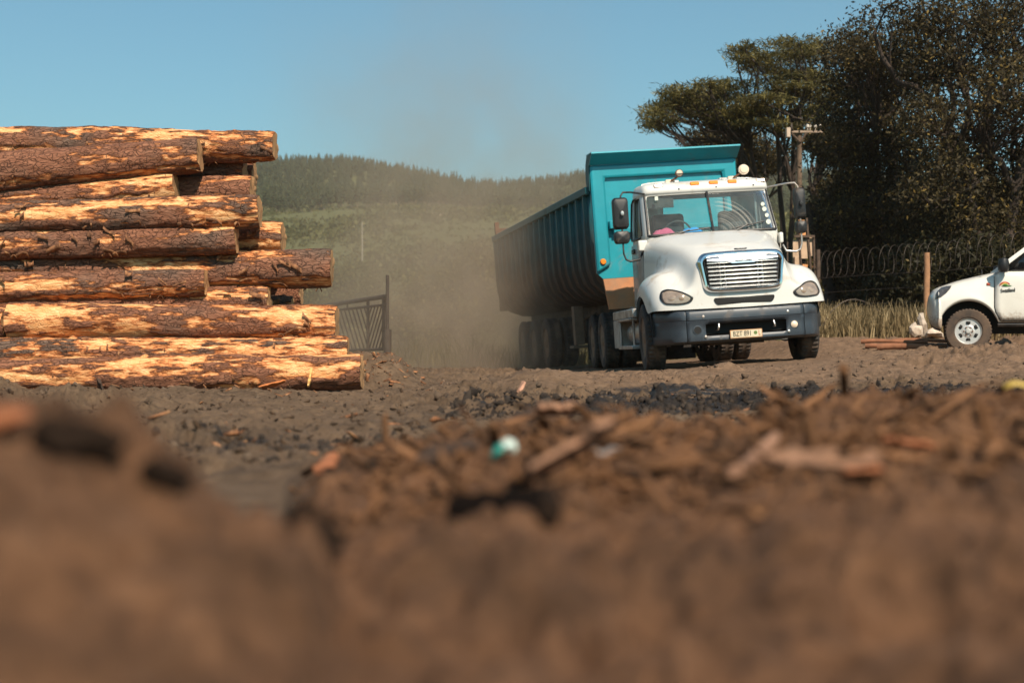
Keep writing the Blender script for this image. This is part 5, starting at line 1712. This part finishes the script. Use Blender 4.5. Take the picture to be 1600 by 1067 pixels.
def razor_wire():
    q = MB(); pts = []
    path = [(1282, 415, 30.3), (1330, 408, 29.6), (1400, 404, 28.6), (1450, 402, 27.9), (1520, 394, 27.2), (1600, 384, 26.4), (1700, 374, 25.5)]
    T_ = np.linspace(0, 1, 1300); k = np.array(path); u = np.linspace(0, 1, len(path))
    r = np.random.default_rng(5)
    ph = T_ * 2 * math.pi * 27 + .8 * np.interp(T_, np.linspace(0, 1, 40), r.normal(0, .5, 40))
    R_ = np.interp(T_, np.linspace(0, 1, 30), r.uniform(.24, .31, 30))
    for t, p, rr in zip(T_, ph, R_):
        c = at(np.interp(t, u, k[:, 0]), np.interp(t, u, k[:, 1]), np.interp(t, u, k[:, 2]))
        pts.append(c + Vector((.16 * math.sin(p), rr * math.sin(p) * .8, rr * math.cos(p))))
    q.tube(pts, .0045, 5)
    o = q.build('razor_wire', M_WIRE, None)
    tag(o, 'coil of razor wire stretched along the fence top', 'razor wire')
    q = MB()
    for py in (425, 448, 470):
        q.tube([at(1279, py + 10, 30.4), at(1365, py + 4, 29.1), at(1449, py, 27.7), at(1545, py - 8, 26.9), at(1640, py - 14, 26.1)], .006, 5)
    o = q.build('fence_wire', M_WIRE, None); tag(o, 'straight fence wires strung between the timber posts', 'fence wire')
    q = MB(); q.tube([at(1284 + 118 * t, 512 - 44 * math.sin(math.pi * t ** .8) , 27.2 + .4 * t) for t in np.linspace(0, 1, 22)], .011, 6)
    o = q.build('loose_wire', M_WIRE, None); tag(o, 'loose loop of wire arching over the tall grass', 'wire')


razor_wire()

# utility pole
d = 39.0; b = at(1249, 500, d); z0 = gz(b.x, d)
up = empty('utility_pole', (b.x, d, z0)); tag(up, 'weathered utility pole with crossarm and box in front of the trees', 'utility pole')
s_ = d / FPX; top = at(1249, 206, d).z - z0
q = MB(); q.tube([(0, 0, -.4), (0, 0, top * .5), (0, 0, top)], [.105, .085, .068], 12); q.build('pole', simple('pole_timber', (.135, .090, .058), .9, var=.3, scale=6), up)
q = MB(); q.box(-20 * s_, 35 * s_, -.13, -.05, top - .045, top + .01); q.build('crossarm', simple('pale_timber', (.30, .22, .16), .9, var=.2), up)
q = MB(); q.tube([(-15 * s_, -.1, top - .04), (0, -.1, top - .30)], .03, 6); q.tube([(10 * s_, -.1, top - .04), (0, -.1, top - .30)], .03, 6); q.build('brace', M_DPOST, up)
q = MB(); q.box(-23.5 * s_, -17.5 * s_, -.34, -.12, top - .20, top + .06); q.build('junction_box', simple('pale_box', (.52, .40, .30), .6, var=.1), up, bevel=.01)
q = MB(); q.add([(-14 * s_, -.2, top + .22), (-17.5 * s_, -.2, top + .02), (-12 * s_, -.2, top - .02)], [(0, 1, 2)]); q.build('bracket', M_IRON, up, solid=.05)
for x in (12, 15.5, 24, 31):
    q = MB(); q.lathe([(.012, 0), (.012, .06), (.04, .07), (.045, .12), (.03, .15), (0, .155)], (x * s_, -.09, top + .03), 'z', 10); q.build('insulator', simple('porcelain', (.55, .48, .40), .3), up)
for px, y0, y1, d in ((566, 345, 425, 190), (1302, 300, 330, 120)):
    pass
c = at(566, 424, 190); z0 = gz(c.x, 190); q = MB(); q.tube([(0, 0, -1), (0, 0, at(566, 346, 190).z - z0)], [.11, .07], 8)
o = q.build('distant_pole', simple('pale_pole', (.36, .32, .25), .8), None); o.location = (c.x, 190, z0); tag(o, 'thin pale pole alone on the green slope', 'pole')

# timber boards beside the truck, brick wall behind
d = 33.0
M_TAN = simple('tan_board', (.52, .36, .24), .8, var=.15, scale=4, dirt=(.25, .16, .10), dirt_amt=.3)
M_ORB = simple('orange_board', (.66, .30, .11), .7, var=.1, scale=4)
o0 = at(1257, 470, d); z0 = gz(o0.x, d); sh = empty('board_screen', (o0.x, d, z0)); tag(sh, 'rough screen of tan and orange boards on dark posts, right behind the truck', 'screen')
def S(px, py): p = at(px, py, d); return p.x - o0.x, p.z - z0
def board(px0, px1, py0, py1, mat, name, y=0, t=.03, lean=0):
    x0, zt = S(px0, py0); x1, zb = S(px1, py1)
    q = MB(); q.add([(x, yy, z) for yy in (y, y + t) for x, z in ((x0 + lean, zb), (x1 + lean, zb), (x1, zt), (x0, zt))], [(3, 2, 1, 0), (4, 5, 6, 7), (0, 1, 5, 4), (1, 2, 6, 5), (2, 3, 7, 6), (3, 0, 4, 7)])
    return q.build(name, mat, sh)
tag(board(1247.5, 1259, 344, 371, M_ORB, 'board'), 'orange top board')
board(1239, 1249, 375, 424, M_TAN, 'board'); board(1251, 1262, 375, 404, M_TAN, 'board'); board(1263, 1271, 369, 400, M_TAN, 'board', .01)
tag(board(1254, 1262, 413, 432, M_ORB, 'board'), 'orange lower board')
for px0, px1, py0, py1, ln in ((1258.5, 1261.5, 341, 440, .12), (1246.5, 1248.5, 345, 440, .08), (1270, 1272.5, 368, 440, .02), (1229, 1231, 378, 440, 0), (1239.5, 1241.5, 402, 440, .0)):
    board(px0, px1, py0, py1, M_DPOST, 'upright', -.05, .05, ln)
board(1240, 1272, 368, 371.5, M_DPOST, 'rail', -.09, .04)
zg = S(1250, 500)[1]
d = 47.0
def brick():
    t = NT('orange_brick'); v = t.coord('Object', (1, 1, 1)); b_ = t.n('ShaderNodeTexBrick'); mp = t.n('ShaderNodeMapping'); mp.inputs['Rotation'].default_value = (R(90), 0, 0); t.l(v, mp.inputs[0]); t.l(mp.outputs[0], b_.inputs[0])
    b_.inputs['Color1'].default_value = (.44, .17, .085, 1); b_.inputs['Color2'].default_value = (.52, .23, .12, 1); b_.inputs['Mortar'].default_value = (.36, .25, .18, 1); b_.inputs['Scale'].default_value = 3
    c_ = t.mix(t.mapr(t.noise(v, 3, 5), .5, .75, 0, .5), b_.outputs[0], (.28, .14, .08)); t.bsdf(c_, .9); return t.mat
M_BRICK = brick()
c = at(1281, 440, d); z0 = gz(c.x, d)
q = MB(); hw = 26 * d / FPX; hh = at(1281, 405, d).z - z0
q.prism([(-hw, -.3), (hw, -.3), (hw, hh * .74), (hw * .35, hh * .80), (hw * .15, hh * .98), (-hw * .6, hh), (-hw, hh * .9)], 'y', 0, .22)
o = q.build('brick_wall', M_BRICK, None); o.location = (c.x, d, z0); tag(o, 'broken orange brick wall glimpsed between the truck and a leaning trunk', 'wall')
# leaning dark trunk right of the boards
r5 = np.random.default_rng(5)
c = at(1305, 490, 36); z0 = gz(c.x, 36)
tr = empty('leaning_trunk', (c.x, 36, z0)); tag(tr, 'bare dark trunk forking and leaning left in front of the brick wall', 'tree')
tp = lambda px, py: np.array(at(px, py, 36)) - np.array((c.x, 36, z0))
wood_mesh('trunk', [(wig(bez((0, 0, -.2), tp(1298, 400), tp(1262, 318), 12), .08, r5), np.linspace(.16, .10, 12)),
                    (wig(bez(tp(1300, 430), tp(1316, 420), tp(1330, 380), 8), .05, r5), np.linspace(.10, .06, 8)),
                    (wig(bez(tp(1288, 370), tp(1300, 340), tp(1296, 300), 8), .05, r5), np.linspace(.09, .05, 8)),
                    (wig(bez(tp(1325, 500), tp(1322, 440), tp(1340, 350), 9), .08, r5), np.linspace(.11, .06, 9))], M_TRUNK, tr)

# rocks and sawn poles on the ground by the fence
M_ROCK = simple('pale_rock', (.56, .47, .38), .9, var=.35, scale=6, dirt=(.25, .17, .11), dirt_amt=.5, bump=.4)
def rock(px, py, d, rx, ry, seed, label):
    bm = bmesh.new(); bmesh.ops.create_icosphere(bm, subdivisions=2, radius=1)
    p = at(px, py, d); s = d / FPX
    for v in bm.verts:
        n = 1 + .55 * float(vnoise(v.co.x * 1.4 + seed, v.co.y * 1.4, v.co.z * 1.4, seed)) + .12 * float(vnoise(v.co.x * 4 + seed, v.co.y * 4, v.co.z * 4, seed))
        v.co = Vector((v.co.x * rx * s * n, v.co.y * rx * s * n * .8, v.co.z * ry * s * n))
    me = bpy.data.meshes.new('rock'); bm.to_mesh(me); bm.free(); me.shade_flat()
    o = link('rock', me, M_ROCK); o.location = p; tag(o, label, 'rock', 'rocks by the pickup')
rock(1430, 517, 26.0, 11, 11, 3, 'leaning grey white rock in front of the pickup bumper')
rock(1440, 507, 26.3, 8, 17, 5, 'upright narrow pale rock behind the grey white one')
rock(1457, 521, 25.8, 14, 8, 8, 'low tan rock under the pickup bumper')
M_POLE = simple('red_brown_pole', (.24, .10, .05), .9, var=.35, scale=5, bump=.4)
for a, b, r_, lab in (((1352, 541, 24.4), (1462, 529, 23.9), .045, 'upper thin reddish pole on the ground pointing at the pickup wheel'), ((1370, 550, 24.0), (1480, 543, 23.6), .06, 'thickest reddish pole lying just left of the pickup wheel'),
                      ((1345, 533, 25.2), (1450, 536, 24.8), .04, 'dark thin pole lying behind the reddish ones'), ((1395, 526, 25.4), (1500, 522, 25.0), .04, 'straight thin pole lying at the edge of the tall grass')):
    A, B = at(*a), at(*b)
    A.z = gz(A.x, A.y) + r_ * .9; B.z = gz(B.x, B.y) + r_ * .9 + .04
    m_ = (A + B) / 2; q = MB(); pts = [A.lerp(B, t) - m_ + Vector((0, .02 * math.sin(t * 7), .015 * math.sin(t * 5 + a[0]))) for t in np.linspace(0, 1, 9)]
    q.tube(pts, [r_ * (1 - .25 * t) for t in np.linspace(0, 1, 9)], 10); o = q.build('cut_pole', M_POLE, None); o.location = m_; tag(o, lab, 'pole', 'cut poles on the ground')
# ------------------------------------------------------------------ clods, bark litter, scraps
def scatter(name, label, base_v, base_f, pos, scl, mat, seed, jitter=.25, tilt=None, kind='stuff'):
    """many small deformed pieces as one mass; scl (n,3)"""
    r = np.random.default_rng(seed); n = len(pos); bv = np.asarray(base_v, float); k = len(bv)
    v = bv[None] * (1 + r.normal(0, jitter, (n, k, 1))) + r.normal(0, jitter * .3, (n, k, 3))
    v = v * scl[:, None, :]
    yaw = r.uniform(0, 2 * np.pi, n)
    ax = r.normal(0, tilt if tilt is not None else 3, n); ay = r.normal(0, tilt if tilt is not None else 3, n)
    def rot(v, a, i, j):
        c, s = np.cos(a)[:, None], np.sin(a)[:, None]; o = v.copy()
        o[..., i] = v[..., i] * c - v[..., j] * s; o[..., j] = v[..., i] * s + v[..., j] * c; return o
    v = rot(v, ax, 1, 2); v = rot(v, ay, 0, 2); v = rot(v, yaw, 0, 1)
    v = v + pos[:, None]
    bf = np.asarray(base_f); f = (bf[None] + (np.arange(n) * k)[:, None, None]).reshape(-1, bf.shape[1])
    o = link(name, np_mesh(name, v.reshape(-1, 3), f), mat)
    return tag(o, label, None, kind=kind)


def ico(sub):
    bm = bmesh.new(); bmesh.ops.create_icosphere(bm, subdivisions=sub, radius=1)
    v = [tuple(x.co) for x in bm.verts]; f = [[q.index for q in p.verts] for p in bm.faces]; bm.free(); return v, f


BOX_V = [(x, y, z) for z in (-.5, .5) for y in (-.5, .5) for x in (-.5, .5)]
BOX_F = [(0, 2, 3, 1), (4, 5, 7, 6), (0, 1, 5, 4), (2, 6, 7, 3), (0, 4, 6, 2), (1, 3, 7, 5)]


def soil_piece(name, lo, hi, hi2):
    t = NT(name); p = t.world(); n = t.noise(p, 18, 5, .65); g = t.n('ShaderNodeNewGeometry')
    c = t.mix(g.outputs['Random Per Island'], lo, hi); c = t.mix(t.mapr(n, .4, .7, 0, .7), c, hi2)
    t.bsdf(c, .95, 0, t.bump(t.noise(p, 70, 5, .7), .6, .01), .2); return t.mat


M_CLOD = soil_piece('dry_clod', (.050, .034, .024), (.115, .080, .055), (.16, .112, .076))
M_MUD = soil_piece('black_mud', (.012, .009, .008), (.036, .027, .021), (.075, .055, .041))
M_SANDC = soil_piece('sandy_clod', (.075, .050, .034), (.15, .098, .065), (.20, .135, .092))
M_LIT = soil_piece('bark_litter_brown', (.050, .024, .011), (.195, .092, .042), (.27, .135, .066))

M_DBIT = soil_piece('dark_bits', (.020, .013, .008), (.075, .045, .026), (.050, .030, .017))
r8 = np.random.default_rng(808)
def field(n, d0, d1, p0, p1, lo, hi, pw=2.2, keep=None):
    d = np.exp(r8.uniform(np.log(d0), np.log(d1), n)); px = r8.uniform(p0, p1, n); x = (px - CX) * d / FPX
    if keep is not None:
        m = keep(x, d, px); x, d = x[m], d[m]
    s = lo + (hi - lo) * r8.random(len(x)) ** pw
    z = ground_z(x, d) + s * .15
    return np.stack([x, d, z], 1), s


IV, IF = ico(1)
yard_keep = lambda x, d, px: (fbm(x * .55 + 9, d * .4, seed=24, oct=3) + r8.uniform(-.25, .35, len(x)) > 0)
pos, s = field(3800, 4.6, 15.5, -60, 1660, .006, .030, 3.2, yard_keep)
scl = np.stack([s * r8.uniform(.8, 1.5, len(s)), s * r8.uniform(.8, 1.5, len(s)), s * r8.uniform(.45, .9, len(s))], 1)
scatter('soil_clods', 'loose clods of dark brown soil strewn over the yard', IV, IF, pos, scl, M_CLOD, 81, .34)
pos, s = field(1000, 14.5, 24, 600, 1660, .008, .032, 3.2, lambda x, d, px: ~((np.abs(x - 3.1 + .0 * d) < 1.5) & (d > 19)))
scl = np.stack([s * 1.2, s * 1.2, s * r8.uniform(.4, .8, len(s))], 1)
scatter('sandy_clods', 'crumbs of sandy soil on the pale track in front of the truck', IV, IF, pos, scl, M_SANDC, 82, .32)
n = 5600
x = r8.uniform(-.4, 5.6, n); y = 9.8 + .35 * (x - 1.2) + r8.normal(0, 1.0, n)
s = .006 + .030 * r8.random(n) ** 3
pos = np.stack([x, y, ground_z(x, y) + s * .2], 1); scl = np.stack([s * r8.uniform(.7, 1.5, n), s * r8.uniform(.7, 1.5, n), s * r8.uniform(.6, 1.2, n)], 1)
scatter('mud_clods', 'wet black clods churned up in a strip before the truck', IV, IF, pos, scl, M_MUD, 83, .36)
n = 420
x = r8.normal(-1.0, .5, n); y = r8.normal(5.7, .5, n); s = .004 + .018 * r8.random(n) ** 2.5
pos = np.stack([x, y, ground_z(x, y) + s * .2], 1)
scatter('damp_clods', 'damp dark crumbs in a patch behind the bark bank', IV, IF, pos, np.stack([s, s, s * .7], 1), M_MUD, 84, .35)

bank_keep = lambda x, d, px: (ground_z(x, d, parts=True)[1] > .3) & (r8.random(len(x)) < np.clip((px - 420) / 260, .05, 1) * np.clip((d - 1.5) / .9, 0, 1))
pos, s = field(12000, 1.7, 4.4, -150, 1750, .004, .020, 2.0, bank_keep)
scl = np.stack([s * r8.uniform(1.2, 2.6, len(s)), s * r8.uniform(.3, .8, len(s)), s * r8.uniform(.12, .35, len(s))], 1)
scatter('bark_litter', 'fine brown bark crumbs heaped in front of the camera', BOX_V, BOX_F, pos, scl, M_LIT, 85, .25, tilt=.45)
pos, s = field(1500, 1.9, 4.2, 380, 1750, .018, .070, 2.6, bank_keep)
scl = np.stack([s * r8.uniform(1.3, 2.6, len(s)), s * r8.uniform(.16, .42, len(s)), s * r8.uniform(.05, .11, len(s))], 1)
pos[:, 2] += s * .04
scatter('bark_shreds', 'flat bark shreds and splinters lying on the bank of litter', BOX_V, BOX_F, pos, scl, M_LIT, 89, .14, tilt=.38)
pos, s = field(4200, 4.7, 15.5, -60, 1660, .005, .036, 3.0)
scl = np.stack([s * 1.5, s * r8.uniform(.3, .7, len(s)), s * r8.uniform(.15, .4, len(s))], 1)
scatter('bark_shadow_flecks', 'dark bark crumbs added for the shadow flecks of the yard soil', BOX_V, BOX_F, pos, scl, M_DBIT, 87, .2, tilt=.5)  # dark crumbs added to read as small shadows in the soil
pos, s = field(1600, 4.8, 16, -60, 1660, .012, .07, 3.0, lambda x, d, px: r8.random(len(x)) < np.exp(-np.maximum(d - 13.5, 0) * 2) * (.15 + .85 * np.exp(-((d - 12.9) / 1.1) ** 2) * (px < 720)))
scl = np.stack([s * 1.6, s * r8.uniform(.25, .6, len(s)), s * r8.uniform(.1, .25, len(s))], 1)
scatter('bark_chips', 'orange and brown bark chips littering the soil by the log pile', BOX_V, BOX_F, pos, scl, M_CHIP, 86, .2, tilt=.3)


def ray_hit(px, py, d0=.9, d1=4.6):
    d = np.arange(d0, d1, .012); x = (px - CX) * d / FPX; zr = CZ + (HY - py) * d / FPX
    k = np.nonzero(zr <= ground_z(x, d) + .003)[0]
    return float(d[k[0]]) if len(k) else None


n = 260
x = r8.normal(-1.75, .42, n); y = r8.normal(15.75, .35, n); s = .012 + .05 * r8.random(n) ** 2.2
pos = np.stack([x, y, ground_z(x, y) + s * .15], 1)
scatter('heap_bark', 'orange bark scraps strewn over the soil heap at the right foot of the pile', BOX_V, BOX_F, pos, np.stack([s * 1.7, s * .6, s * .25], 1), M_CHIP, 88, .2, tilt=.5)


def slab(name, label, cat, a, b, w0, th, mat, seed, roll=0., group=None, hold=True, lift=.0):
    """rough flat piece from a to b (pixel, pixel, depth)"""
    A, B = at(*a), at(*b)
    if a[2] < 5:      # lies on the bank: find the soil under it
        da, db = ray_hit(a[0], a[1]), ray_hit(b[0], b[1])
        da = da or (db if db else a[2]); db = db or da
        if abs(da - db) > .9: da = db = min(da, db)
        A, B = at(a[0], a[1], da - .02), at(b[0], b[1], db - .02)
        k_ = (da + db) / (a[2] + b[2]); w0 *= k_; th *= k_
        A.z += th * .4; B.z += th * .4
    m_ = (A + B) / 2; d = (B - A); L = d.length; t = d.normalized(); sdv = t.cross(Vector((0, 0, 1))).normalized(); up = sdv.cross(t)
    sdv, up = sdv * math.cos(roll) + up * math.sin(roll), up * math.cos(roll) - sdv * math.sin(roll)
    r = np.random.default_rng(seed); q = MB(); n = 11; rows = []
    for i in range(n):
        u = i / (n - 1); e = (.35 + .65 * min(1, min(u, 1 - u) * 7 + r.uniform(0, .3)))
        w_ = w0 * e * (1 + .18 * r.normal()); h = th * (1 + .2 * r.normal()); off = .06 * w0 * r.normal()
        c = t * (L * (u - .5)) + sdv * off + up * (.08 * L * (u - .5) ** 2)
        rows.append([c - sdv * w_ / 2 - up * h / 2, c - sdv * w_ * .1 - up * h * .6, c + sdv * w_ / 2 - up * h / 2, c + sdv * w_ * .47 + up * h / 2, c + up * h * .7, c - sdv * w_ * .5 + up * h / 2])
    q.grid(rows, wrap=True); q.add(rows[0], [tuple(range(6))]); q.add(rows[-1], [tuple(range(6))])
    o = q.build(name, mat, None, weld=True); o.location = m_
    return tag(o, label, cat, group)


M_SLABB = simple('brown_bark_slab', (.26, .135, .078), .9, var=.25, scale=12, bump=.4)
M_ORCH = simple('orange_chip', (.44, .135, .035), .85, var=.25, scale=20)
M_DULLO = simple('dull_orange_chip', (.27, .095, .038), .9, var=.3, scale=20)
M_HOLLOW = simple('hollow_shade', (.016, .010, .007), 1., var=.3, spec=.05)  # near-black colour painted in for the shade of foreground hollows
M_GREYS = simple('grey_strap', (.16, .14, .13), .7, var=.2)
M_DBARK = simple('dark_bark_slab', (.045, .026, .017), .95, var=.4, scale=10, bump=.5)
M_PALEW = simple('pale_splinter', (.66, .38, .13), .8, var=.2, scale=15)
G = 'bark pieces on the bank'
slab('bark_or_shade_slab', 'broad flat tan bark slab leaning up the bank, in the centre of the foreground', 'bark', (822, 752, 2.42), (962, 664, 2.78), .085, .012, M_SLABB, 1, .35, G)
slab('bark_stick', 'narrow upright tan stick right of the broad bark slab', 'stick', (1142, 752, 2.35), (1214, 690, 2.45), .020, .012, M_SLABB, 2, .1, G)
slab('bark_stick', 'level tan stick with a dark gap under it, right of the upright one', 'stick', (1205, 722, 2.40), (1372, 726, 2.35), .030, .013, M_SLABB, 3, -.9, G)
slab('bark_or_shade_slab', 'dark bark slab throwing a shaded edge over the tan slab', 'bark', (800, 668, 2.95), (870, 655, 3.0), .05, .016, M_DBARK, 4, -1.1, G)
slab('bark_or_shade_slab', 'dark sloping bark slab left of the plastic scrap', 'bark', (655, 725, 2.6), (745, 700, 2.72), .035, .014, M_DBARK, 5, -1.0, G)
slab('bark_or_shade_slab', 'tan slab end on the skyline of the bank above the plastic scrap', 'bark', (836, 645, 3.1), (905, 642, 3.15), .045, .014, M_SLABB, 6, .4, G)
slab('orange_chip', 'dull orange chip lying below the level stick', 'wood chip', (1318, 742, 2.1), (1380, 738, 2.1), .022, .008, M_DULLO, 7, .4, G)
slab('orange_chip', 'long rusty orange bark shred up on the right of the bank', 'wood chip', (1378, 692, 2.7), (1462, 702, 2.7), .022, .010, M_DULLO, 8, .5, G)
slab('orange_chip', 'slanted brown orange chip at the left foot of the bank', 'wood chip', (498, 742, 2.55), (522, 716, 2.6), .03, .010, M_DULLO, 9, .2, G)
slab('orange_chip', 'blurred orange chip on top of the nearest mound at the left edge', 'wood chip', (-10, 668, 1.22), (28, 660, 1.25), .03, .012, M_DULLO, 10, .4, G)
slab('bark_or_shade_slab', 'out of focus slab painted as the shade of a hollow low in the foreground', 'bark', (722, 806, 1.55), (868, 818, 1.55), .050, .016, M_HOLLOW, 11, -1.25, G)
slab('bark_or_shade_slab', 'nearest black slab, the shade of a cavity painted on the left mound', 'bark', (50, 684, 1.17), (190, 704, 1.17), .026, .014, M_HOLLOW, 12, -1.2, G)
slab('bark_or_shade_slab', 'blurred slab painted as cavity shade, lower right of the black one on the left mound', 'bark', (222, 738, 1.15), (296, 758, 1.15), .018, .010, M_HOLLOW, 13, -1.1, G)
slab('bark_or_shade_slab', 'blurred slab painted as cavity shade at the meeting of the two mounds', 'bark', (450, 810, 1.35), (530, 870, 1.3), .03, .015, M_HOLLOW, 14, -1.1, G)
q = MB(); dgs = (ray_hit(942, 712) or 2.5) - .02; pts = [at(922, 700, dgs), at(942, 714, dgs), at(966, 698, dgs + .05)]; m_ = pts[1].copy(); q.tube([p - m_ for p in pts], .009, 6); o = q.build('grey_strap', M_GREYS, None); o.location = m_; tag(o, 'bent grey strap sticking out beside the broad tan slab', 'strap')
dps = (ray_hit(780, 712) or 2.55) - .03; sc_ = at(785, 703, dps); ps = empty('plastic_scrap', sc_); tag(ps, 'torn green and white plastic scrap caught in the bark litter', 'plastic scrap')
for nm, pts, m_, w_ in (('green_piece', ((767, 716), (774, 704), (784, 699)), simple('green_plastic', (.02, .27, .20), .3, var=.2, coat=.5), .015), ('white_piece', ((783, 699), (794, 694), (804, 698)), simple('white_plastic', (.62, .74, .66), .3, var=.1, coat=.5), .020)):
    q = MB(); P_ = [at(x, y, dps) - sc_ for x, y in pts]
    P_ = [P_[0], P_[0].lerp(P_[1], .5), P_[1], P_[1].lerp(P_[2], .5), P_[2]]
    q.grid([[p + Vector((0, -.004 * i, -w_ * .5)), p + Vector((.004, -.014, 0)), p + Vector((0, -.004, w_ * .5))] for i, p in enumerate(P_)])
    q.build(nm, m_, ps, solid=.002)
yl = at(1590, 604, (ray_hit(1590, 610) or 3.3) - .02); q = MB(); q.grid([[(-.03, 0, -.006), (-.03, .012, .006)], [(-.005, -.006, .004), (-.005, .012, .014)], [(.02, 0, -.002), (.02, .014, .010)], [(.038, .002, .0), (.038, .008, .004)]])
o = q.build('fallen_leaf', simple('yellow_leaf', (.46, .31, .06), .6, var=.15), None, solid=.001); o.location = yl; tag(o, 'yellow fallen leaf on the bank crest at the right edge', 'leaf')
# scraps at the foot of the pile
GB = 'bark scraps at the foot of the pile'
slab('bark_strip', 'yellow upright splinter stuck in the soil before the bottom log', 'splinter', (482, 604, 13.35), (488, 572, 13.45), .055, .02, M_PALEW, 21, 1.3, GB)
slab('bark_strip', 'dark crooked bark strip hanging down over the bottom log', 'bark', (146, 572, 13.45), (160, 610, 13.35), .05, .02, M_DBARK, 22, 1.2, GB)
slab('bark_strip', 'long thin dark bark strip lying along the bottom log towards the crooked one', 'bark', (62, 578, 13.45), (148, 572, 13.48), .03, .02, M_DBARK, 23, .5, GB)
slab('bark_strip', 'curled orange brown bark scrap right of the splinter', 'bark', (404, 606, 13.2), (446, 596, 13.3), .07, .015, M_ORCH, 24, .5, GB)
slab('bark_strip', 'orange bark shred alone on the soil in front of the pile', 'bark', (320, 631, 11.6), (358, 633, 11.6), .05, .018, M_ORCH, 25, .4, GB)
slab('bark_strip', 'reddish bark flap loose under the belly of the bottom log', 'bark', (262, 606, 13.4), (305, 611, 13.35), .08, .015, M_SLABB, 26, .6, GB)
slab('bark_strip', 'pale pinkish bark piece lying by itself left of the black mud', 'bark', (812, 612, 10.4), (818, 598, 10.6), .05, .02, simple('pink_bark', (.42, .22, .14), .9, var=.2), 27, .8, GB)
0 and slab('bark_strip', 'short pale splinter jutting from the gap on the middle log', 'splinter', (332, 526, 13.7), (358, 527, 13.7), .04, .02, simple('cream_splinter', (.72, .58, .38), .8, var=.15), 28, .5, GB)

# ------------------------------------------------------------------ dust behind the truck, thin haze over everything
def volume(name, label, box, color, dens_nodes=None, density=0., aniso=.3):
    x0, x1, y0, y1, z0, z1 = box
    q = MB(); q.box(x0, x1, y0, y1, z0, z1)
    t = NT(name); pv = t.n('ShaderNodeVolumePrincipled'); pv.inputs['Color'].default_value = (*color, 1); pv.inputs['Anisotropy'].default_value = aniso
    pv.inputs['Density'].default_value = density
    if dens_nodes: t.l(dens_nodes(t), pv.inputs['Density'])
    t.l(pv.outputs[0], t.out.inputs['Volume'])
    o = q.build(name, t.mat, None, smooth=False)
    tag(o, label, None, kind='stuff'); return o


def dust_nodes(t):
    p = t.world(); sp = t.n('ShaderNodeSeparateXYZ'); t.l(p, sp.inputs[0]); X, Y, Z = sp.outputs
    n1 = t.noise(t.world((1, 1, 1)), .42, 4, .6, .6); n2 = t.noise(t.world((1, .6, 1)), 1.3, 3, .6)
    nn = t.math('ADD', t.math('MULTIPLY', n1, .75), t.math('MULTIPLY', n2, .25))
    def gauss(v, c, w_):
        a = t.math('DIVIDE', t.math('SUBTRACT', v, c), w_); return t.math('EXPONENT', t.math('MULTIPLY', t.math('MULTIPLY', a, a), -1.))
    low = t.math('MULTIPLY', t.math('EXPONENT', t.math('MULTIPLY', Z, -.46)), gauss(X, -.7, 3.6))
    low = t.math('MULTIPLY', low, t.mapr(nn, .42, .60, .05, 1.8, False))
    plume = t.math('MULTIPLY', gauss(X, -1.6, 2.9), t.mapr(Z, 2, 9.5, 1, 0))
    plume = t.math('MULTIPLY', plume, t.mapr(nn, .40, .66, 0, 1))
    d = t.math('ADD', t.math('MULTIPLY', low, .125), t.math('MULTIPLY', plume, .17))
    d = t.math('MULTIPLY', d, t.math('MULTIPLY', t.mapr(Y, 26.5, 29.5, 0, 1), t.mapr(Y, 40, 45, 1, 0)))
    d = t.math('MULTIPLY', d, t.math('MULTIPLY', t.mapr(X, -6.8, -4.5, 0, 1), t.mapr(X, 1.4, 3.2, 1, 0)))
    return t.math('MAXIMUM', d, 0.)


volume('dust_cloud', 'brown dust billowing behind the trailer wheels', (-7, 3.4, 26.4, 45.2, -.2, 10), (.74, .58, .43), dust_nodes, aniso=.2)
volume('haze', 'thin dusty haze in the air over yard and hills', (-1450, 1450, -60, 1540, -420, 160), (.78, .68, .55), None, .00034, .3)
